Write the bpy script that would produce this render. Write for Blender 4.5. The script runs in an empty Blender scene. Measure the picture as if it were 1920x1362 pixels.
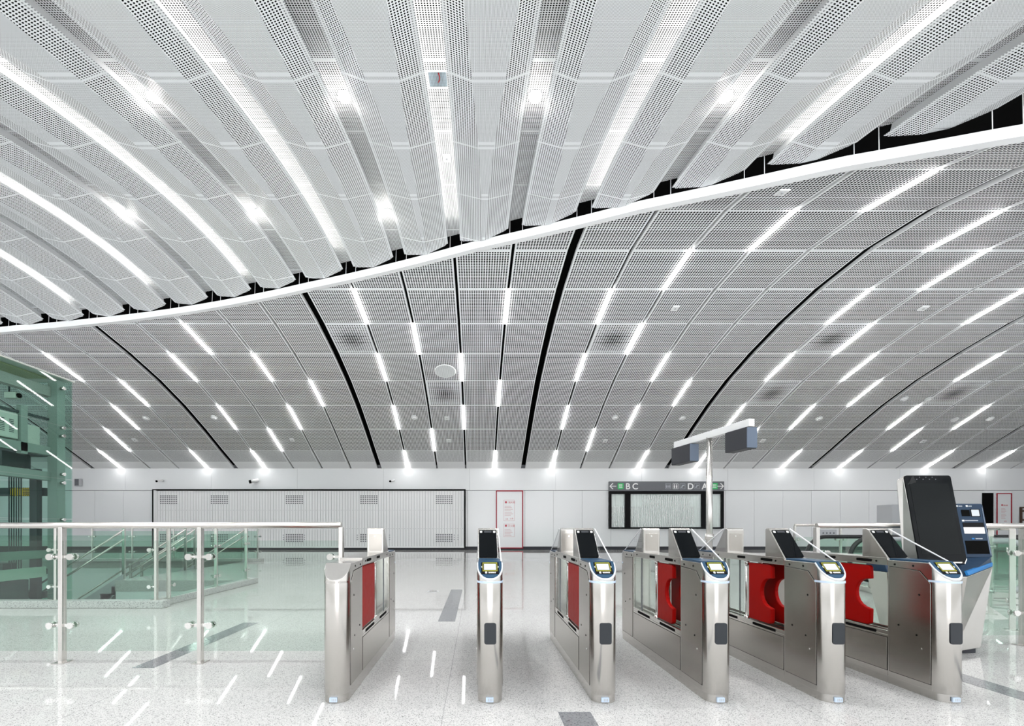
import bpy, bmesh, math, random
import numpy as np
from mathutils import Vector, Matrix
random.seed(7)
S = bpy.context.scene
COL = S.collection
PI = math.pi
F, PX, PY, EYE = 850.0, 894.0, 991.0, 1.2          # lens calibration, image taken as 1920x1362

# ------------------------------------------------------------------ materials
def nt(name):
    m = bpy.data.materials.new(name); m.use_nodes = True
    t = m.node_tree; t.nodes.clear()
    o = t.nodes.new('ShaderNodeOutputMaterial')
    return m, t, o
def principled(t, o, col=(0.8, 0.8, 0.8), rough=0.5, metal=0.0, spec=0.5):
    b = t.nodes.new('ShaderNodeBsdfPrincipled')
    b.inputs['Base Color'].default_value = (*col, 1); b.inputs['Roughness'].default_value = rough
    b.inputs['Metallic'].default_value = metal; b.inputs['Specular IOR Level'].default_value = spec
    t.links.new(b.outputs[0], o.inputs[0]); return b
def mat(name, col, rough=0.5, metal=0.0, spec=0.5):
    m, t, o = nt(name); b = principled(t, o, col, rough, metal, spec)
    # slight procedural unevenness of the finish
    n = t.nodes.new('ShaderNodeTexNoise'); n.inputs['Scale'].default_value = 9
    r = t.nodes.new('ShaderNodeMapRange'); r.inputs[3].default_value = max(0.02, rough * 0.85); r.inputs[4].default_value = rough * 1.15
    t.links.new(n.outputs[0], r.inputs[0]); t.links.new(r.outputs[0], b.inputs['Roughness'])
    return m
def emit(name, col, st):
    m, t, o = nt(name); e = t.nodes.new('ShaderNodeEmission')
    e.inputs[0].default_value = (*col, 1); e.inputs[1].default_value = st
    t.links.new(e.outputs[0], o.inputs[0]); return m
def mth(t, op, a, b=None, c=None):
    n = t.nodes.new('ShaderNodeMath'); n.operation = op
    for i, v in enumerate((a, b, c)):
        if v is None: continue
        if isinstance(v, (int, float)): n.inputs[i].default_value = v
        else: t.links.new(v, n.inputs[i])
    return n.outputs[0]
def steel(name, col=(0.62, 0.60, 0.575), rough=0.27, axis=2):
    m, t, o = nt(name); b = principled(t, o, col, rough, 1.0)
    tc = t.nodes.new('ShaderNodeTexCoord'); mp = t.nodes.new('ShaderNodeMapping')
    sc = [420, 420, 420]; sc[axis] = 1.2; mp.inputs['Scale'].default_value = sc
    n = t.nodes.new('ShaderNodeTexNoise'); n.inputs['Scale'].default_value = 1.0; n.inputs['Detail'].default_value = 2
    t.links.new(tc.outputs['Object'], mp.inputs[0]); t.links.new(mp.outputs[0], n.inputs['Vector'])
    r = t.nodes.new('ShaderNodeMapRange'); r.inputs[3].default_value = rough - 0.014; r.inputs[4].default_value = rough + 0.016
    t.links.new(n.outputs[0], r.inputs[0]); t.links.new(r.outputs[0], b.inputs['Roughness'])
    return m
def glass(name, tint, refl=0.1, rough=0.0):
    m, t, o = nt(name)
    tr = t.nodes.new('ShaderNodeBsdfTransparent'); tr.inputs[0].default_value = (*tint, 1)
    gl = t.nodes.new('ShaderNodeBsdfGlossy'); gl.inputs['Roughness'].default_value = rough
    fr = t.nodes.new('ShaderNodeFresnel'); fr.inputs[0].default_value = 1.45
    k = mth(t, 'MULTIPLY', fr.outputs[0], refl * 10)
    k = mth(t, 'MINIMUM', k, 0.9)
    ge = t.nodes.new('ShaderNodeNewGeometry'); k = mth(t, 'MULTIPLY', k, mth(t, 'SUBTRACT', 1.0, ge.outputs['Backfacing']))   # only the outer face mirrors
    mx = t.nodes.new('ShaderNodeMixShader'); t.links.new(k, mx.inputs[0])
    t.links.new(tr.outputs[0], mx.inputs[1]); t.links.new(gl.outputs[0], mx.inputs[2]); t.links.new(mx.outputs[0], o.inputs[0])
    return m
def perf(name, p, r, nu=None, nv=None, hole=(0.006,) * 3, base=(0.86, 0.875, 0.885), L=None, band=None, bulge=0.0, rough=0.45, strip=None):
    """perforated sheet: round holes on a square grid in metres (UV); nu, nv limit the holes to whole columns and rows,
    L and band leave a plain strip at every sheet joint."""
    m, t, o = nt(name); b = principled(t, o, base, rough, 0.0, 0.4)
    uv = t.nodes.new('ShaderNodeUVMap'); sp = t.nodes.new('ShaderNodeSeparateXYZ'); t.links.new(uv.outputs[0], sp.inputs[0])
    u, v = sp.outputs[0], sp.outputs[1]
    def cell(x, n):
        q = mth(t, 'DIVIDE', x, p)
        if n is not None and n % 2: q = mth(t, 'ADD', q, 0.5)
        return mth(t, 'SUBTRACT', mth(t, 'FRACT', q), 0.5)
    cu, cv = cell(u, nu), cell(v, nv)
    d = mth(t, 'SQRT', mth(t, 'ADD', mth(t, 'MULTIPLY', cu, cu), mth(t, 'MULTIPLY', cv, cv)))
    rr = r / p
    if bulge:
        e = mth(t, 'ADD', mth(t, 'MULTIPLY', u, u), mth(t, 'MULTIPLY', v, v))
        g = mth(t, 'POWER', 2.718, mth(t, 'MULTIPLY', e, -3.4))
        rr = mth(t, 'ADD', mth(t, 'MULTIPLY', g, bulge / p), rr)
    h = mth(t, 'LESS_THAN', d, rr)
    if nu: h = mth(t, 'MULTIPLY', h, mth(t, 'LESS_THAN', mth(t, 'ABSOLUTE', u), nu * p / 2))
    if nv: h = mth(t, 'MULTIPLY', h, mth(t, 'LESS_THAN', mth(t, 'ABSOLUTE', v), nv * p / 2))
    if L:
        q = mth(t, 'ABSOLUTE', mth(t, 'SUBTRACT', mth(t, 'FRACT', mth(t, 'DIVIDE', v, L)), 0.5))
        h = mth(t, 'MULTIPLY', h, mth(t, 'LESS_THAN', q, 0.5 - band / L))
        if strip:
            f = mth(t, 'FRACT', mth(t, 'DIVIDE', v, L)); c_ = 1 - (strip[0] + strip[1]) / 2 / L
            h = mth(t, 'MULTIPLY', h, mth(t, 'GREATER_THAN', mth(t, 'ABSOLUTE', mth(t, 'SUBTRACT', f, c_)), (strip[1] - strip[0]) / 2 / L))
    mx = t.nodes.new('ShaderNodeMix'); mx.data_type = 'RGBA'
    t.links.new(h, mx.inputs[0]); mx.inputs[6].default_value = (*base, 1); mx.inputs[7].default_value = (*hole, 1)
    t.links.new(mx.outputs[2], b.inputs['Base Color'])
    t.links.new(mth(t, 'MULTIPLY', mth(t, 'SUBTRACT', 1.0, h), 0.4), b.inputs['Specular IOR Level'])
    return m
def terrazzo(name, base, dark, scale=230, rough=0.07, joints=True, coat=0.5):
    m, t, o = nt(name); b = principled(t, o, base, rough, 0, coat)
    g = t.nodes.new('ShaderNodeNewGeometry')
    vo = t.nodes.new('ShaderNodeTexVoronoi'); vo.inputs['Scale'].default_value = scale
    t.links.new(g.outputs['Position'], vo.inputs['Vector'])
    sx = t.nodes.new('ShaderNodeSeparateColor'); t.links.new(vo.outputs['Color'], sx.inputs[0])
    cr = t.nodes.new('ShaderNodeValToRGB'); e = cr.color_ramp
    e.elements[0].position = 0.0; e.elements[0].color = (*dark, 1)
    e.elements[1].position = 0.13; e.elements[1].color = (*[x * 0.72 for x in base], 1)
    q = e.elements.new(0.3); q.color = (*base, 1); q = e.elements.new(0.85); q.color = (*[min(1, x * 1.12) for x in base], 1)
    t.links.new(sx.outputs[0], cr.inputs[0])
    n = t.nodes.new('ShaderNodeTexNoise'); n.inputs['Scale'].default_value = 0.6; n.inputs['Detail'].default_value = 3
    t.links.new(g.outputs['Position'], n.inputs['Vector'])
    mr = t.nodes.new('ShaderNodeMapRange'); mr.inputs[3].default_value = 0.93; mr.inputs[4].default_value = 1.05
    t.links.new(n.outputs[0], mr.inputs[0])
    mx = t.nodes.new('ShaderNodeMix'); mx.data_type = 'RGBA'; mx.blend_type = 'MULTIPLY'; mx.inputs[0].default_value = 1
    t.links.new(cr.outputs[0], mx.inputs[6]); t.links.new(mr.outputs[0], mx.inputs[7])
    out = mx.outputs[2]
    if joints:
        sp = t.nodes.new('ShaderNodeSeparateXYZ'); t.links.new(g.outputs['Position'], sp.inputs[0])
        def ln(x, per, off):
            f = mth(t, 'FRACT', mth(t, 'DIVIDE', mth(t, 'ADD', x, off), per))
            return mth(t, 'LESS_THAN', f, 0.006 / per)
        k = mth(t, 'MAXIMUM', ln(sp.outputs[0], 2.4, 0.22), ln(sp.outputs[1], 2.4, 0.7))
        m2 = t.nodes.new('ShaderNodeMix'); m2.data_type = 'RGBA'
        t.links.new(mth(t, 'MULTIPLY', k, 0.45), m2.inputs[0]); t.links.new(out, m2.inputs[6]); m2.inputs[7].default_value = (0.2, 0.2, 0.2, 1)
        out = m2.outputs[2]
    t.links.new(out, b.inputs['Base Color'])
    return m

M = {}
M['floor'] = terrazzo('pale terrazzo', (0.52, 0.512, 0.50), (0.10, 0.098, 0.095), rough=0.018, coat=0.13)
M['granite'] = terrazzo('grey granite', (0.50, 0.50, 0.49), (0.12, 0.12, 0.12), 130, 0.3, False, 0.4)
M['inlay'] = terrazzo('dark granite inlay', (0.20, 0.205, 0.215), (0.07, 0.07, 0.075), 150, 0.12, False)
M['white'] = mat('white enamel panel', (0.81, 0.825, 0.84), 0.14)
M['whitemat'] = mat('white powder coat', (0.84, 0.845, 0.85), 0.42)
M['wallpaint'] = mat('light grey paint', (0.70, 0.72, 0.71), 0.55)
M['black'] = mat('black gap', (0.004, 0.004, 0.004), 0.8, 0, 0.05)
M['blackplastic'] = mat('black plastic', (0.006, 0.006, 0.007), 0.3, 0, 0.08)
M['screen'] = mat('black screen glass', (0.004, 0.005, 0.006), 0.06, 0, 0.1)
M['steel'] = steel('brushed steel', (0.57, 0.548, 0.52), 0.2)
M['steeldoor'] = steel('brushed steel panel', (0.45, 0.425, 0.395), 0.25)
M['chrome'] = mat('polished steel', (0.75, 0.74, 0.72), 0.12, 1)
M['railsteel'] = steel('satin rail steel', (0.66, 0.63, 0.60), 0.24, 0)
M['poststeel'] = steel('satin post steel', (0.66, 0.64, 0.615), 0.26, 2)
M['blue'] = mat('dark blue plastic', (0.014, 0.055, 0.11), 0.35, 0, 0.25)
M['kioskblue'] = mat('navy kiosk shell', (0.012, 0.034, 0.072), 0.38, 0, 0.25)
M['brightblue'] = mat('bright blue stripe', (0.01, 0.17, 0.46), 0.4, 0, 0.3)
M['paleblue'] = mat('pale blue light ring', (0.55, 0.66, 0.80), 0.3)
M['yellow'] = mat('yellow trim', (0.30, 0.28, 0.012), 0.4, 0, 0.2)
M['lcd'] = emit('lit display', (0.90, 0.97, 1.0), 0.55)
M['lcd2'] = emit('small lit kiosk display', (0.85, 0.93, 1.0), 0.5)
M['bezel'] = mat('silver grey bezel', (0.55, 0.56, 0.575), 0.35)
M['red'] = mat('red plastic flap', (0.33, 0.003, 0.002), 0.42, 0, 0.08)
M['redframe'] = mat('red frame', (0.36, 0.012, 0.03), 0.45, 0, 0.2)
M['redink'] = mat('red lettering', (0.55, 0.06, 0.09), 0.5)
M['pinkink'] = mat('fine red print', (0.62, 0.33, 0.36), 0.5)
M['dark'] = mat('dark grey housing', (0.04, 0.042, 0.05), 0.45, 0, 0.25)
M['darkedge'] = mat('blue grey edge', (0.14, 0.18, 0.25), 0.4)
M['signgrey'] = mat('grey sign board', (0.13, 0.135, 0.15), 0.3)
M['green'] = mat('green sign square', (0.03, 0.48, 0.13), 0.4)
M['whiteink'] = mat('white lettering', (0.88, 0.88, 0.88), 0.4)
M['greyink'] = mat('pale grey pictogram', (0.42, 0.44, 0.48), 0.4)
M['slate'] = mat('slate scanner window', (0.03, 0.034, 0.04), 0.25, 0, 0.3)
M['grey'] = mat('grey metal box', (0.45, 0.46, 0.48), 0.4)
M['liftsteel'] = mat('painted lift steel', (0.30, 0.34, 0.32), 0.5)
M['liftdark'] = mat('dark lift steel', (0.045, 0.06, 0.065), 0.5)
M['liftbox'] = mat('machine cabinet paint', (0.60, 0.62, 0.57), 0.5)
M['concrete'] = mat('raw concrete', (0.36, 0.36, 0.34), 0.8)
M['hazard'] = mat('yellow warning plate', (0.72, 0.46, 0.01), 0.5)
M['rubber'] = mat('black rubber handrail', (0.01, 0.011, 0.012), 0.35)
M['curtain'] = mat('pale green roller curtain', (0.88, 0.905, 0.895), 0.55)
M['brown'] = mat('dark brown timber', (0.06, 0.025, 0.012), 0.5)
M['strip'] = emit('linear light diffuser', (1.0, 0.99, 0.975), 14.0)
M['cove'] = emit('cove light strip', (1.0, 0.975, 0.93), 4.0)
M['spot'] = emit('downlight lens', (1.0, 0.97, 0.93), 30.0)
M['glass'] = glass('clear green glass', (0.90, 0.952, 0.925), 0.1)
M['stairglass'] = glass('green stair glass', (0.80, 0.905, 0.86), 0.1)
M['liftglass'] = glass('lift shaft glass', (0.83, 0.935, 0.90), 0.1)
M['clear'] = glass('clear acrylic guard', (0.96, 0.96, 0.97), 0.1)
M['pane'] = glass('window pane', (0.965, 0.985, 0.98), 0.1)
M['gateglass'] = glass('gate glass', (0.93, 0.96, 0.945), 0.1)
M['edge'] = mat('acrylic edge highlight', (0.86, 0.87, 0.88), 0.3)
m, t, o = nt('crumpled clear film')
wv = t.nodes.new('ShaderNodeTexWave'); wv.inputs['Scale'].default_value = 2.6; wv.inputs['Distortion'].default_value = 7; wv.inputs['Detail'].default_value = 3; wv.inputs['Detail Scale'].default_value = 1.4
tc = t.nodes.new('ShaderNodeTexCoord'); t.links.new(tc.outputs['Object'], wv.inputs[0])
df = t.nodes.new('ShaderNodeBsdfDiffuse'); df.inputs[0].default_value = (0.95, 0.97, 0.97, 1); tr = t.nodes.new('ShaderNodeBsdfTransparent'); mx = t.nodes.new('ShaderNodeMixShader')
t.links.new(mth(t, 'MULTIPLY', mth(t, 'POWER', wv.outputs['Fac'], 2.5), 0.85), mx.inputs[0]); t.links.new(tr.outputs[0], mx.inputs[1]); t.links.new(df.outputs[0], mx.inputs[2]); t.links.new(mx.outputs[0], o.inputs[0])
M['film'] = m
PV = 0.0722
M['perfA'] = perf('perforated vault panel', PV, 0.0268, 20, 23)
M['perfB'] = perf('perforated vault panel beside wide gap', PV, 0.0268, 19, 23)
M['perfS'] = perf('loudspeaker vault panel', 0.085, 0.024, 16, 19, bulge=0.016)
M['perfW'] = perf('half perforated vault panel', 0.046, 0.0135, 30, 40, base=(0.82, 0.83, 0.84))
M['fine'] = perf('finely perforated ceiling sheet', 0.0165, 0.0043, None, None, (0.03, 0.03, 0.034), (0.85, 0.87, 0.885), 1.77, 0.035, strip=(0.10, 0.19))
M['side'] = perf('perforated ceiling fold', 0.042, 0.0131, None, None, (0.006,) * 3, (0.87, 0.885, 0.895), 1.77, 0.022)
M['tray'] = perf('perforated ceiling tray', 0.0375, 0.0118, None, None, (0.008,) * 3, (0.87, 0.885, 0.895), 1.77, 0.028)
M['cheek'] = perf('perforated tray cheek', 0.042, 0.0115, None, None, (0.30, 0.31, 0.32), (0.87, 0.885, 0.895), 1.77, 0.022)  # grey hole colour stands in for the lit void behind

# ------------------------------------------------------------------ mesh builder
class MB:
    def __init__(s): s.v, s.f, s.m, s.uv, s.sm = [], [], [], {}, set()
    def pts(s, ps):
        n = len(s.v); s.v += [tuple(p) for p in ps]; return list(range(n, n + len(ps)))
    def face(s, ids, mi=0, uv=None, smooth=False):
        s.f.append(tuple(ids)); s.m.append(mi)
        if uv: s.uv[len(s.f) - 1] = uv
        if smooth: s.sm.add(len(s.f) - 1)
    def quad(s, ps, mi=0, uv=None): s.face(s.pts(ps), mi, uv); return s
    def box(s, x0, x1, y0, y1, z0, z1, mi=0):
        x0, x1 = sorted((x0, x1)); y0, y1 = sorted((y0, y1)); z0, z1 = sorted((z0, z1))
        i = s.pts([(x0, y0, z0), (x1, y0, z0), (x1, y1, z0), (x0, y1, z0), (x0, y0, z1), (x1, y0, z1), (x1, y1, z1), (x0, y1, z1)])
        for q in ((3, 2, 1, 0), (4, 5, 6, 7), (0, 1, 5, 4), (1, 2, 6, 5), (2, 3, 7, 6), (3, 0, 4, 7)): s.face([i[k] for k in q], mi)
        return s
    def loft(s, a, b, mi=0, caps=True, smooth=False):
        """a, b: equal length rings, counter-clockwise seen from b's outside"""
        ia, ib = s.pts(a), s.pts(b); n = len(a)
        for k in range(n):
            s.face([ia[k], ia[(k + 1) % n], ib[(k + 1) % n], ib[k]], mi, None, smooth)
        if caps: s.face(ia[::-1], mi); s.face(ib, mi)
        return s
    def prism_x(s, yz, x0, x1, mi=0):
        return s.loft([(x0, y, z) for y, z in yz], [(x1, y, z) for y, z in yz], mi)
    def prism_y(s, xz, y0, y1, mi=0):
        return s.loft([(x, y1, z) for x, z in xz], [(x, y0, z) for x, z in xz], mi)
    def prism_z(s, xy, z0, z1, mi=0):
        return s.loft([(x, y, z0) for x, y in xy], [(x, y, z1) for x, y in xy], mi)
    def cyl(s, p, q, r, n=14, mi=0, r2=None):
        p, q = Vector(p), Vector(q); d = (q - p).normalized()
        a = d.orthogonal().normalized(); b = d.cross(a)
        ring = lambda c, rr: [c + (a * math.cos(2 * PI * k / n) + b * math.sin(2 * PI * k / n)) * rr for k in range(n)]
        return s.loft(ring(p, r), ring(q, r if r2 is None else r2), mi, True, True)
    def tube(s, path, r, n=12, mi=0):
        path = [Vector(p) for p in path]; rings = []
        up = None
        for k, p in enumerate(path):
            d = (path[min(k + 1, len(path) - 1)] - path[max(k - 1, 0)]).normalized()
            if up is None: up = d.orthogonal().normalized()
            a = (up - d * up.dot(d)).normalized(); up = a; b = d.cross(a)
            rings.append(s.pts([p + (a * math.cos(2 * PI * j / n) + b * math.sin(2 * PI * j / n)) * r for j in range(n)]))
        for A, B in zip(rings, rings[1:]):
            for j in range(n): s.face([A[j], A[(j + 1) % n], B[(j + 1) % n], B[j]], mi, None, True)
        s.face(rings[0][::-1], mi); s.face(rings[-1], mi); return s
    def build(s, name, mats, parent=None, bevel=0.0, seg=2, loc=None):
        me = bpy.data.meshes.new(name); me.from_pydata(s.v, [], s.f)
        for k in (mats if isinstance(mats, (list, tuple)) else [mats]): me.materials.append(M[k] if isinstance(k, str) else k)
        for i, p in enumerate(me.polygons):
            p.material_index = s.m[i]; p.use_smooth = i in s.sm
        if s.uv:
            ul = me.uv_layers.new(name='UVMap')
            for i, p in enumerate(me.polygons):
                if i in s.uv:
                    for li, c in zip(p.loop_indices, s.uv[i]): ul.data[li].uv = c
        else:
            bm = bmesh.new(); bm.from_mesh(me); bmesh.ops.recalc_face_normals(bm, faces=bm.faces); bm.to_mesh(me); bm.free()
        me.update()
        o = bpy.data.objects.new(name, me); COL.objects.link(o)
        if parent: o.parent = parent
        if loc: o.location = loc
        if bevel:
            b = o.modifiers.new('Bevel', 'BEVEL'); b.width = bevel; b.segments = seg; b.limit_method = 'ANGLE'; b.angle_limit = 0.6
        return o
def tag(o, label=None, cat=None, group=None, kind=None):
    if label: o['label'] = label
    if cat: o['category'] = cat
    if group: o['group'] = group
    if kind: o['kind'] = kind
    return o
def empty(name, loc=(0, 0, 0), label=None, cat=None, group=None, kind=None):
    o = bpy.data.objects.new(name, None); COL.objects.link(o); o.location = loc; o.empty_display_size = 0.1
    return tag(o, label, cat, group, kind)
def copy_tree(o, parent=None, skip=()):
    c = o.copy(); COL.objects.link(c)
    if parent: c.parent = parent
    for ch in list(o.children):
        if ch.name.split('.')[0] in skip or ch.get('side') in skip: continue
        copy_tree(ch, c, skip)
    return c
def text(name, body, size, material, parent, loc, rot=(PI / 2, 0, 0), depth=0.004, align='LEFT', bold=0.0):
    cu = bpy.data.curves.new(name, 'FONT'); cu.body = body; cu.size = size; cu.extrude = depth; cu.align_x = align; cu.offset = bold
    t = bpy.data.objects.new(name, cu); COL.objects.link(t)
    dg = bpy.context.evaluated_depsgraph_get(); me = bpy.data.meshes.new_from_object(t.evaluated_get(dg))
    bpy.data.objects.remove(t); me.name = name; me.materials.clear(); me.materials.append(M[material])
    o = bpy.data.objects.new(name, me); COL.objects.link(o); o.parent = parent; o.location = loc; o.rotation_euler = rot
    return o
def rrect(x0, x1, z0, z1, r, n=5):
    out = []
    for cx, cz, a0 in ((x1 - r, z0 + r, -PI / 2), (x1 - r, z1 - r, 0), (x0 + r, z1 - r, PI / 2), (x0 + r, z0 + r, PI)):
        for k in range(n + 1): out.append((cx + r * math.cos(a0 + k * PI / 2 / n), cz + r * math.sin(a0 + k * PI / 2 / n)))
    return out
ORD = ['', 'first', 'second', 'third', 'fourth', 'fifth', 'sixth', 'seventh', 'eighth', 'ninth', 'tenth', 'eleventh', 'twelfth', 'thirteenth', 'fourteenth']
def X(px, z): return (px - PX) * z / F
def H(py, z): return EYE + (PY - py) * z / F

# ------------------------------------------------------------------ vault profiles
RZ = [25.293, 23.796, 22.262, 20.714, 19.11, 17.473, 15.773, 14.049, 12.251, 10.529, 8.849, 7.25, 5.72, 4.3]
RH = [3.333, 4.073, 4.872, 5.605, 6.228, 6.722, 7.126, 7.405, 7.523, 7.383, 7.011, 6.43, 5.65, 4.65]
RH = [h + EYE for h in RH]
X0, P = -0.62, 1.6
def jx(k): return X0 + P * k
BX = [-34, -16.93, -13.45, -10.1, -6.94, -5.48, -3.74, -2.14, -0.66, 0.92, 2.51, 4.12, 5.73, 7.18, 9.14, 12.5, 16, 20, 36]
BZ = [17.3, 16.25, 15.8, 15.3, 14.6, 14.1, 13.55, 13.0, 12.5, 11.88, 11.17, 10.37, 9.57, 8.76, 7.65, 6.1, 4.9, 4.3, 4.0]
_bp = np.polyfit(BX[1:15], BZ[1:15], 5)
def beam_z(x):
    if -16 < x < 9: return float(np.polyval(_bp, x))
    return float(np.interp(x, BX, BZ))
def vault_h(z): return float(np.interp(-z, [-a for a in RZ], RH))
UZ = [-6, -2, 2, 5.8, 6.85, 8.5, 10.45, 12.3, 13.5, 14.5, 16, 17.3]
UH = [2.6, 4.1, 5.5, 6.79, 7.08, 7.47, 7.82, 7.98, 7.94, 7.80, 7.48, 7.1]
_up = np.polyfit(UZ, UH, 5)
def upper_h(z): return float(np.polyval(_up, z)) + EYE

# ------------------------------------------------------------------ room shell
def structure(o): o['kind'] = 'structure'; return o
fl = MB()
for a in ((-34, 40, -4, 6.95), (-5.0, 40, 6.95, 25.3), (-8.3, -5.0, 10.4, 25.3), (-34, -8.3, 16.6, 25.3)):
    fl.box(a[0], a[1], a[2], a[3], -0.25, 0)
structure(fl.build('floor', 'floor'))
structure(MB().box(-34, -4.6, 6.5, 17.0, -4.7, -4.5).build('floor_lower', 'granite'))
ws = MB()
ws.box(-34, -4.98, 6.70, 6.94, -4.5, -0.26); ws.box(-4.99, -4.75, 6.95, 10.6, -4.5, -0.0005)
ws.box(-8.29, -5.0, 10.41, 10.6, -4.5, -0.0005); ws.box(-8.29, -8.1, 10.6, 16.6, -4.5, -0.26); ws.box(-34, -8.3, 16.61, 16.8, -4.5, -0.26)
structure(ws.build('wall_stairwell', 'whitemat'))
# back wall: enamel panels with dark joints
ZW = 25.3
wb = MB(); wb.box(-34, 40, ZW + 0.05, ZW + 0.3, 0, 4.75, 1)
for x0 in np.arange(-34.12, 40, 1.6):
    wb.box(x0 + 0.006, x0 + 1.594, ZW, ZW + 0.06, 0.18, 3.295, 0)
for x0 in np.arange(-34, 40, 4.8): wb.box(x0 + 0.004, x0 + 4.796, ZW - 0.02, ZW + 0.06, 3.32, 4.54, 0)
structure(wb.build('wall_back', ['white', 'signgrey']))
structure(MB().box(-34, 40, ZW - 0.03, ZW + 0.05, 0, 0.16).build('baseboard_back', 'dark'))
structure(MB().box(-34, 40, 25.7, 26, 4.76, 10.4).box(-34, 40, 25.31, 25.7, 4.751, 4.80).build('wall_upper', 'black'))
structure(MB().box(-34.3, -34, 7, 25.6, -4.7, 10.4).build('wall_left', 'whitemat')); structure(MB().box(40, 40.3, 7, 25.6, 0, 10.4).build('wall_right', 'whitemat'))
# dark slab above both ceilings
structure(MB().box(-34, 40, -6.5, 26, 10.4, 10.6).build('roof_slab', 'black'))

# lower perforated vault, one part per bay between two joints
lower = empty('ceiling', (0, 0, 0), kind='structure')
COARSE = {(5, -3), (5, 3), (3, -1), (5, 8), (3, 8), (3, 13)}
NK0, NK1 = -20, 22
for k in range(NK0, NK1):
    gl = 0.12 if (k - 2) % 5 == 0 else 0.042
    gr = 0.12 if (k - 1) % 5 == 0 else 0.042
    xa, xb = jx(k) + gl, jx(k + 1) - gr
    xc = (xa + xb) / 2; NX = 8; mb = MB()
    xs = [xa + (xb - xa) * i / NX for i in range(NX + 1)]
    for j in range(len(RZ) - 1):
        p0, p1 = Vector((0, RZ[j], RH[j])), Vector((0, RZ[j + 1], RH[j + 1])); Lr = (p1 - p0).length
        nrm = Vector((0, p1.z - p0.z, -(p1.y - p0.y))).normalized()
        if nrm.z < 0: nrm = -nrm
        ts = [min(1.0, max(0.0, (RZ[j] - beam_z(x)) / (RZ[j] - RZ[j + 1]))) for x in xs]
        if max(ts) <= 0.001: break
        mi = 2 if (j, k) in COARSE else (0 if gl + gr < 0.1 else 1)
        tb = [0.0] * (NX + 1)
        if j == 0: segs = [(0.0, 0.40, 4), (0.40, 1.0, 3)]
        else: segs = [(0.0, 1.0, mi)]
        for sa, sb, sm in segs:
            for i in range(NX):
                a0, a1 = xs[i], xs[i + 1]; t0, t1 = min(sb, ts[i]), min(sb, ts[i + 1])
                if t0 <= sa and t1 <= sa: continue
                q = [(a0, sa), (a1, sa), (a1, max(sa, t1)), (a0, max(sa, t0))]
                pp = [Vector((x, 0, 0)) + p0.lerp(p1, t) for x, t in q]
                mid = 0.70 if sm == 3 else 0.5
                uv = [(x - xc, (t - mid) * Lr) for x, t in q]
                if t0 <= sa: pp, uv = pp[:3], uv[:3]
                elif t1 <= sa: pp, uv = [pp[0], pp[1], pp[3]], [uv[0], uv[1], uv[3]]
                mb.quad(pp, sm, uv)
        up = nrm * 0.10
        for i in (0, NX):                                            # folded edges of each pan
            if ts[i] <= 0: continue
            a, b = Vector((xs[i], 0, 0)) + p0, Vector((xs[i], 0, 0)) + p0.lerp(p1, ts[i])
            mb.quad([a, b, b + up, a + up], 4, [(9, 9)] * 4)
        for i in range(NX):
            if min(ts[i], ts[i + 1]) < 0.02: continue
            a, b = Vector((xs[i], 0, 0)) + p0, Vector((xs[i + 1], 0, 0)) + p0
            mb.quad([a, b, b + up, a + up], 4, [(9, 9)] * 4)
    if mb.f: mb.build('vault_bay', ['perfA', 'perfB', 'perfS', 'perfW', 'whitemat'], lower)

# white edge beam between the two ceilings
eb = MB(); prev = None
for x in np.linspace(-33, 30, 150):
    z = beam_z(x); h = vault_h(z); d = (beam_z(x + 0.05) - beam_z(x - 0.05)) / 0.1; n = Vector((d, -1, 0)).normalized()   # towards the camera
    c = Vector((x, z, h - 0.03)); f = c + n * 0.10
    ring = eb.pts([f, f + Vector((0, 0, 0.20)), c + Vector((0, 0, 0.20)) - n * 0.06, c - n * 0.06])
    if prev:
        for a in range(4): eb.face([prev[a], prev[(a + 1) % 4], ring[(a + 1) % 4], ring[a]])
    prev = ring
trim = eb.build('trim_1', 'whitemat'); structure(trim)
for k in range(-10, 8):
    for dx in (-0.12, 0.2):
        x = jx(k) + dx; z = beam_z(x); h = vault_h(z)
        MB().cyl((x, z - 0.02, h + 0.15), (x + 0.03, z + 0.05, 10.4), 0.008, 6).build('hanger_rod', 'whitemat', trim)

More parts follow.
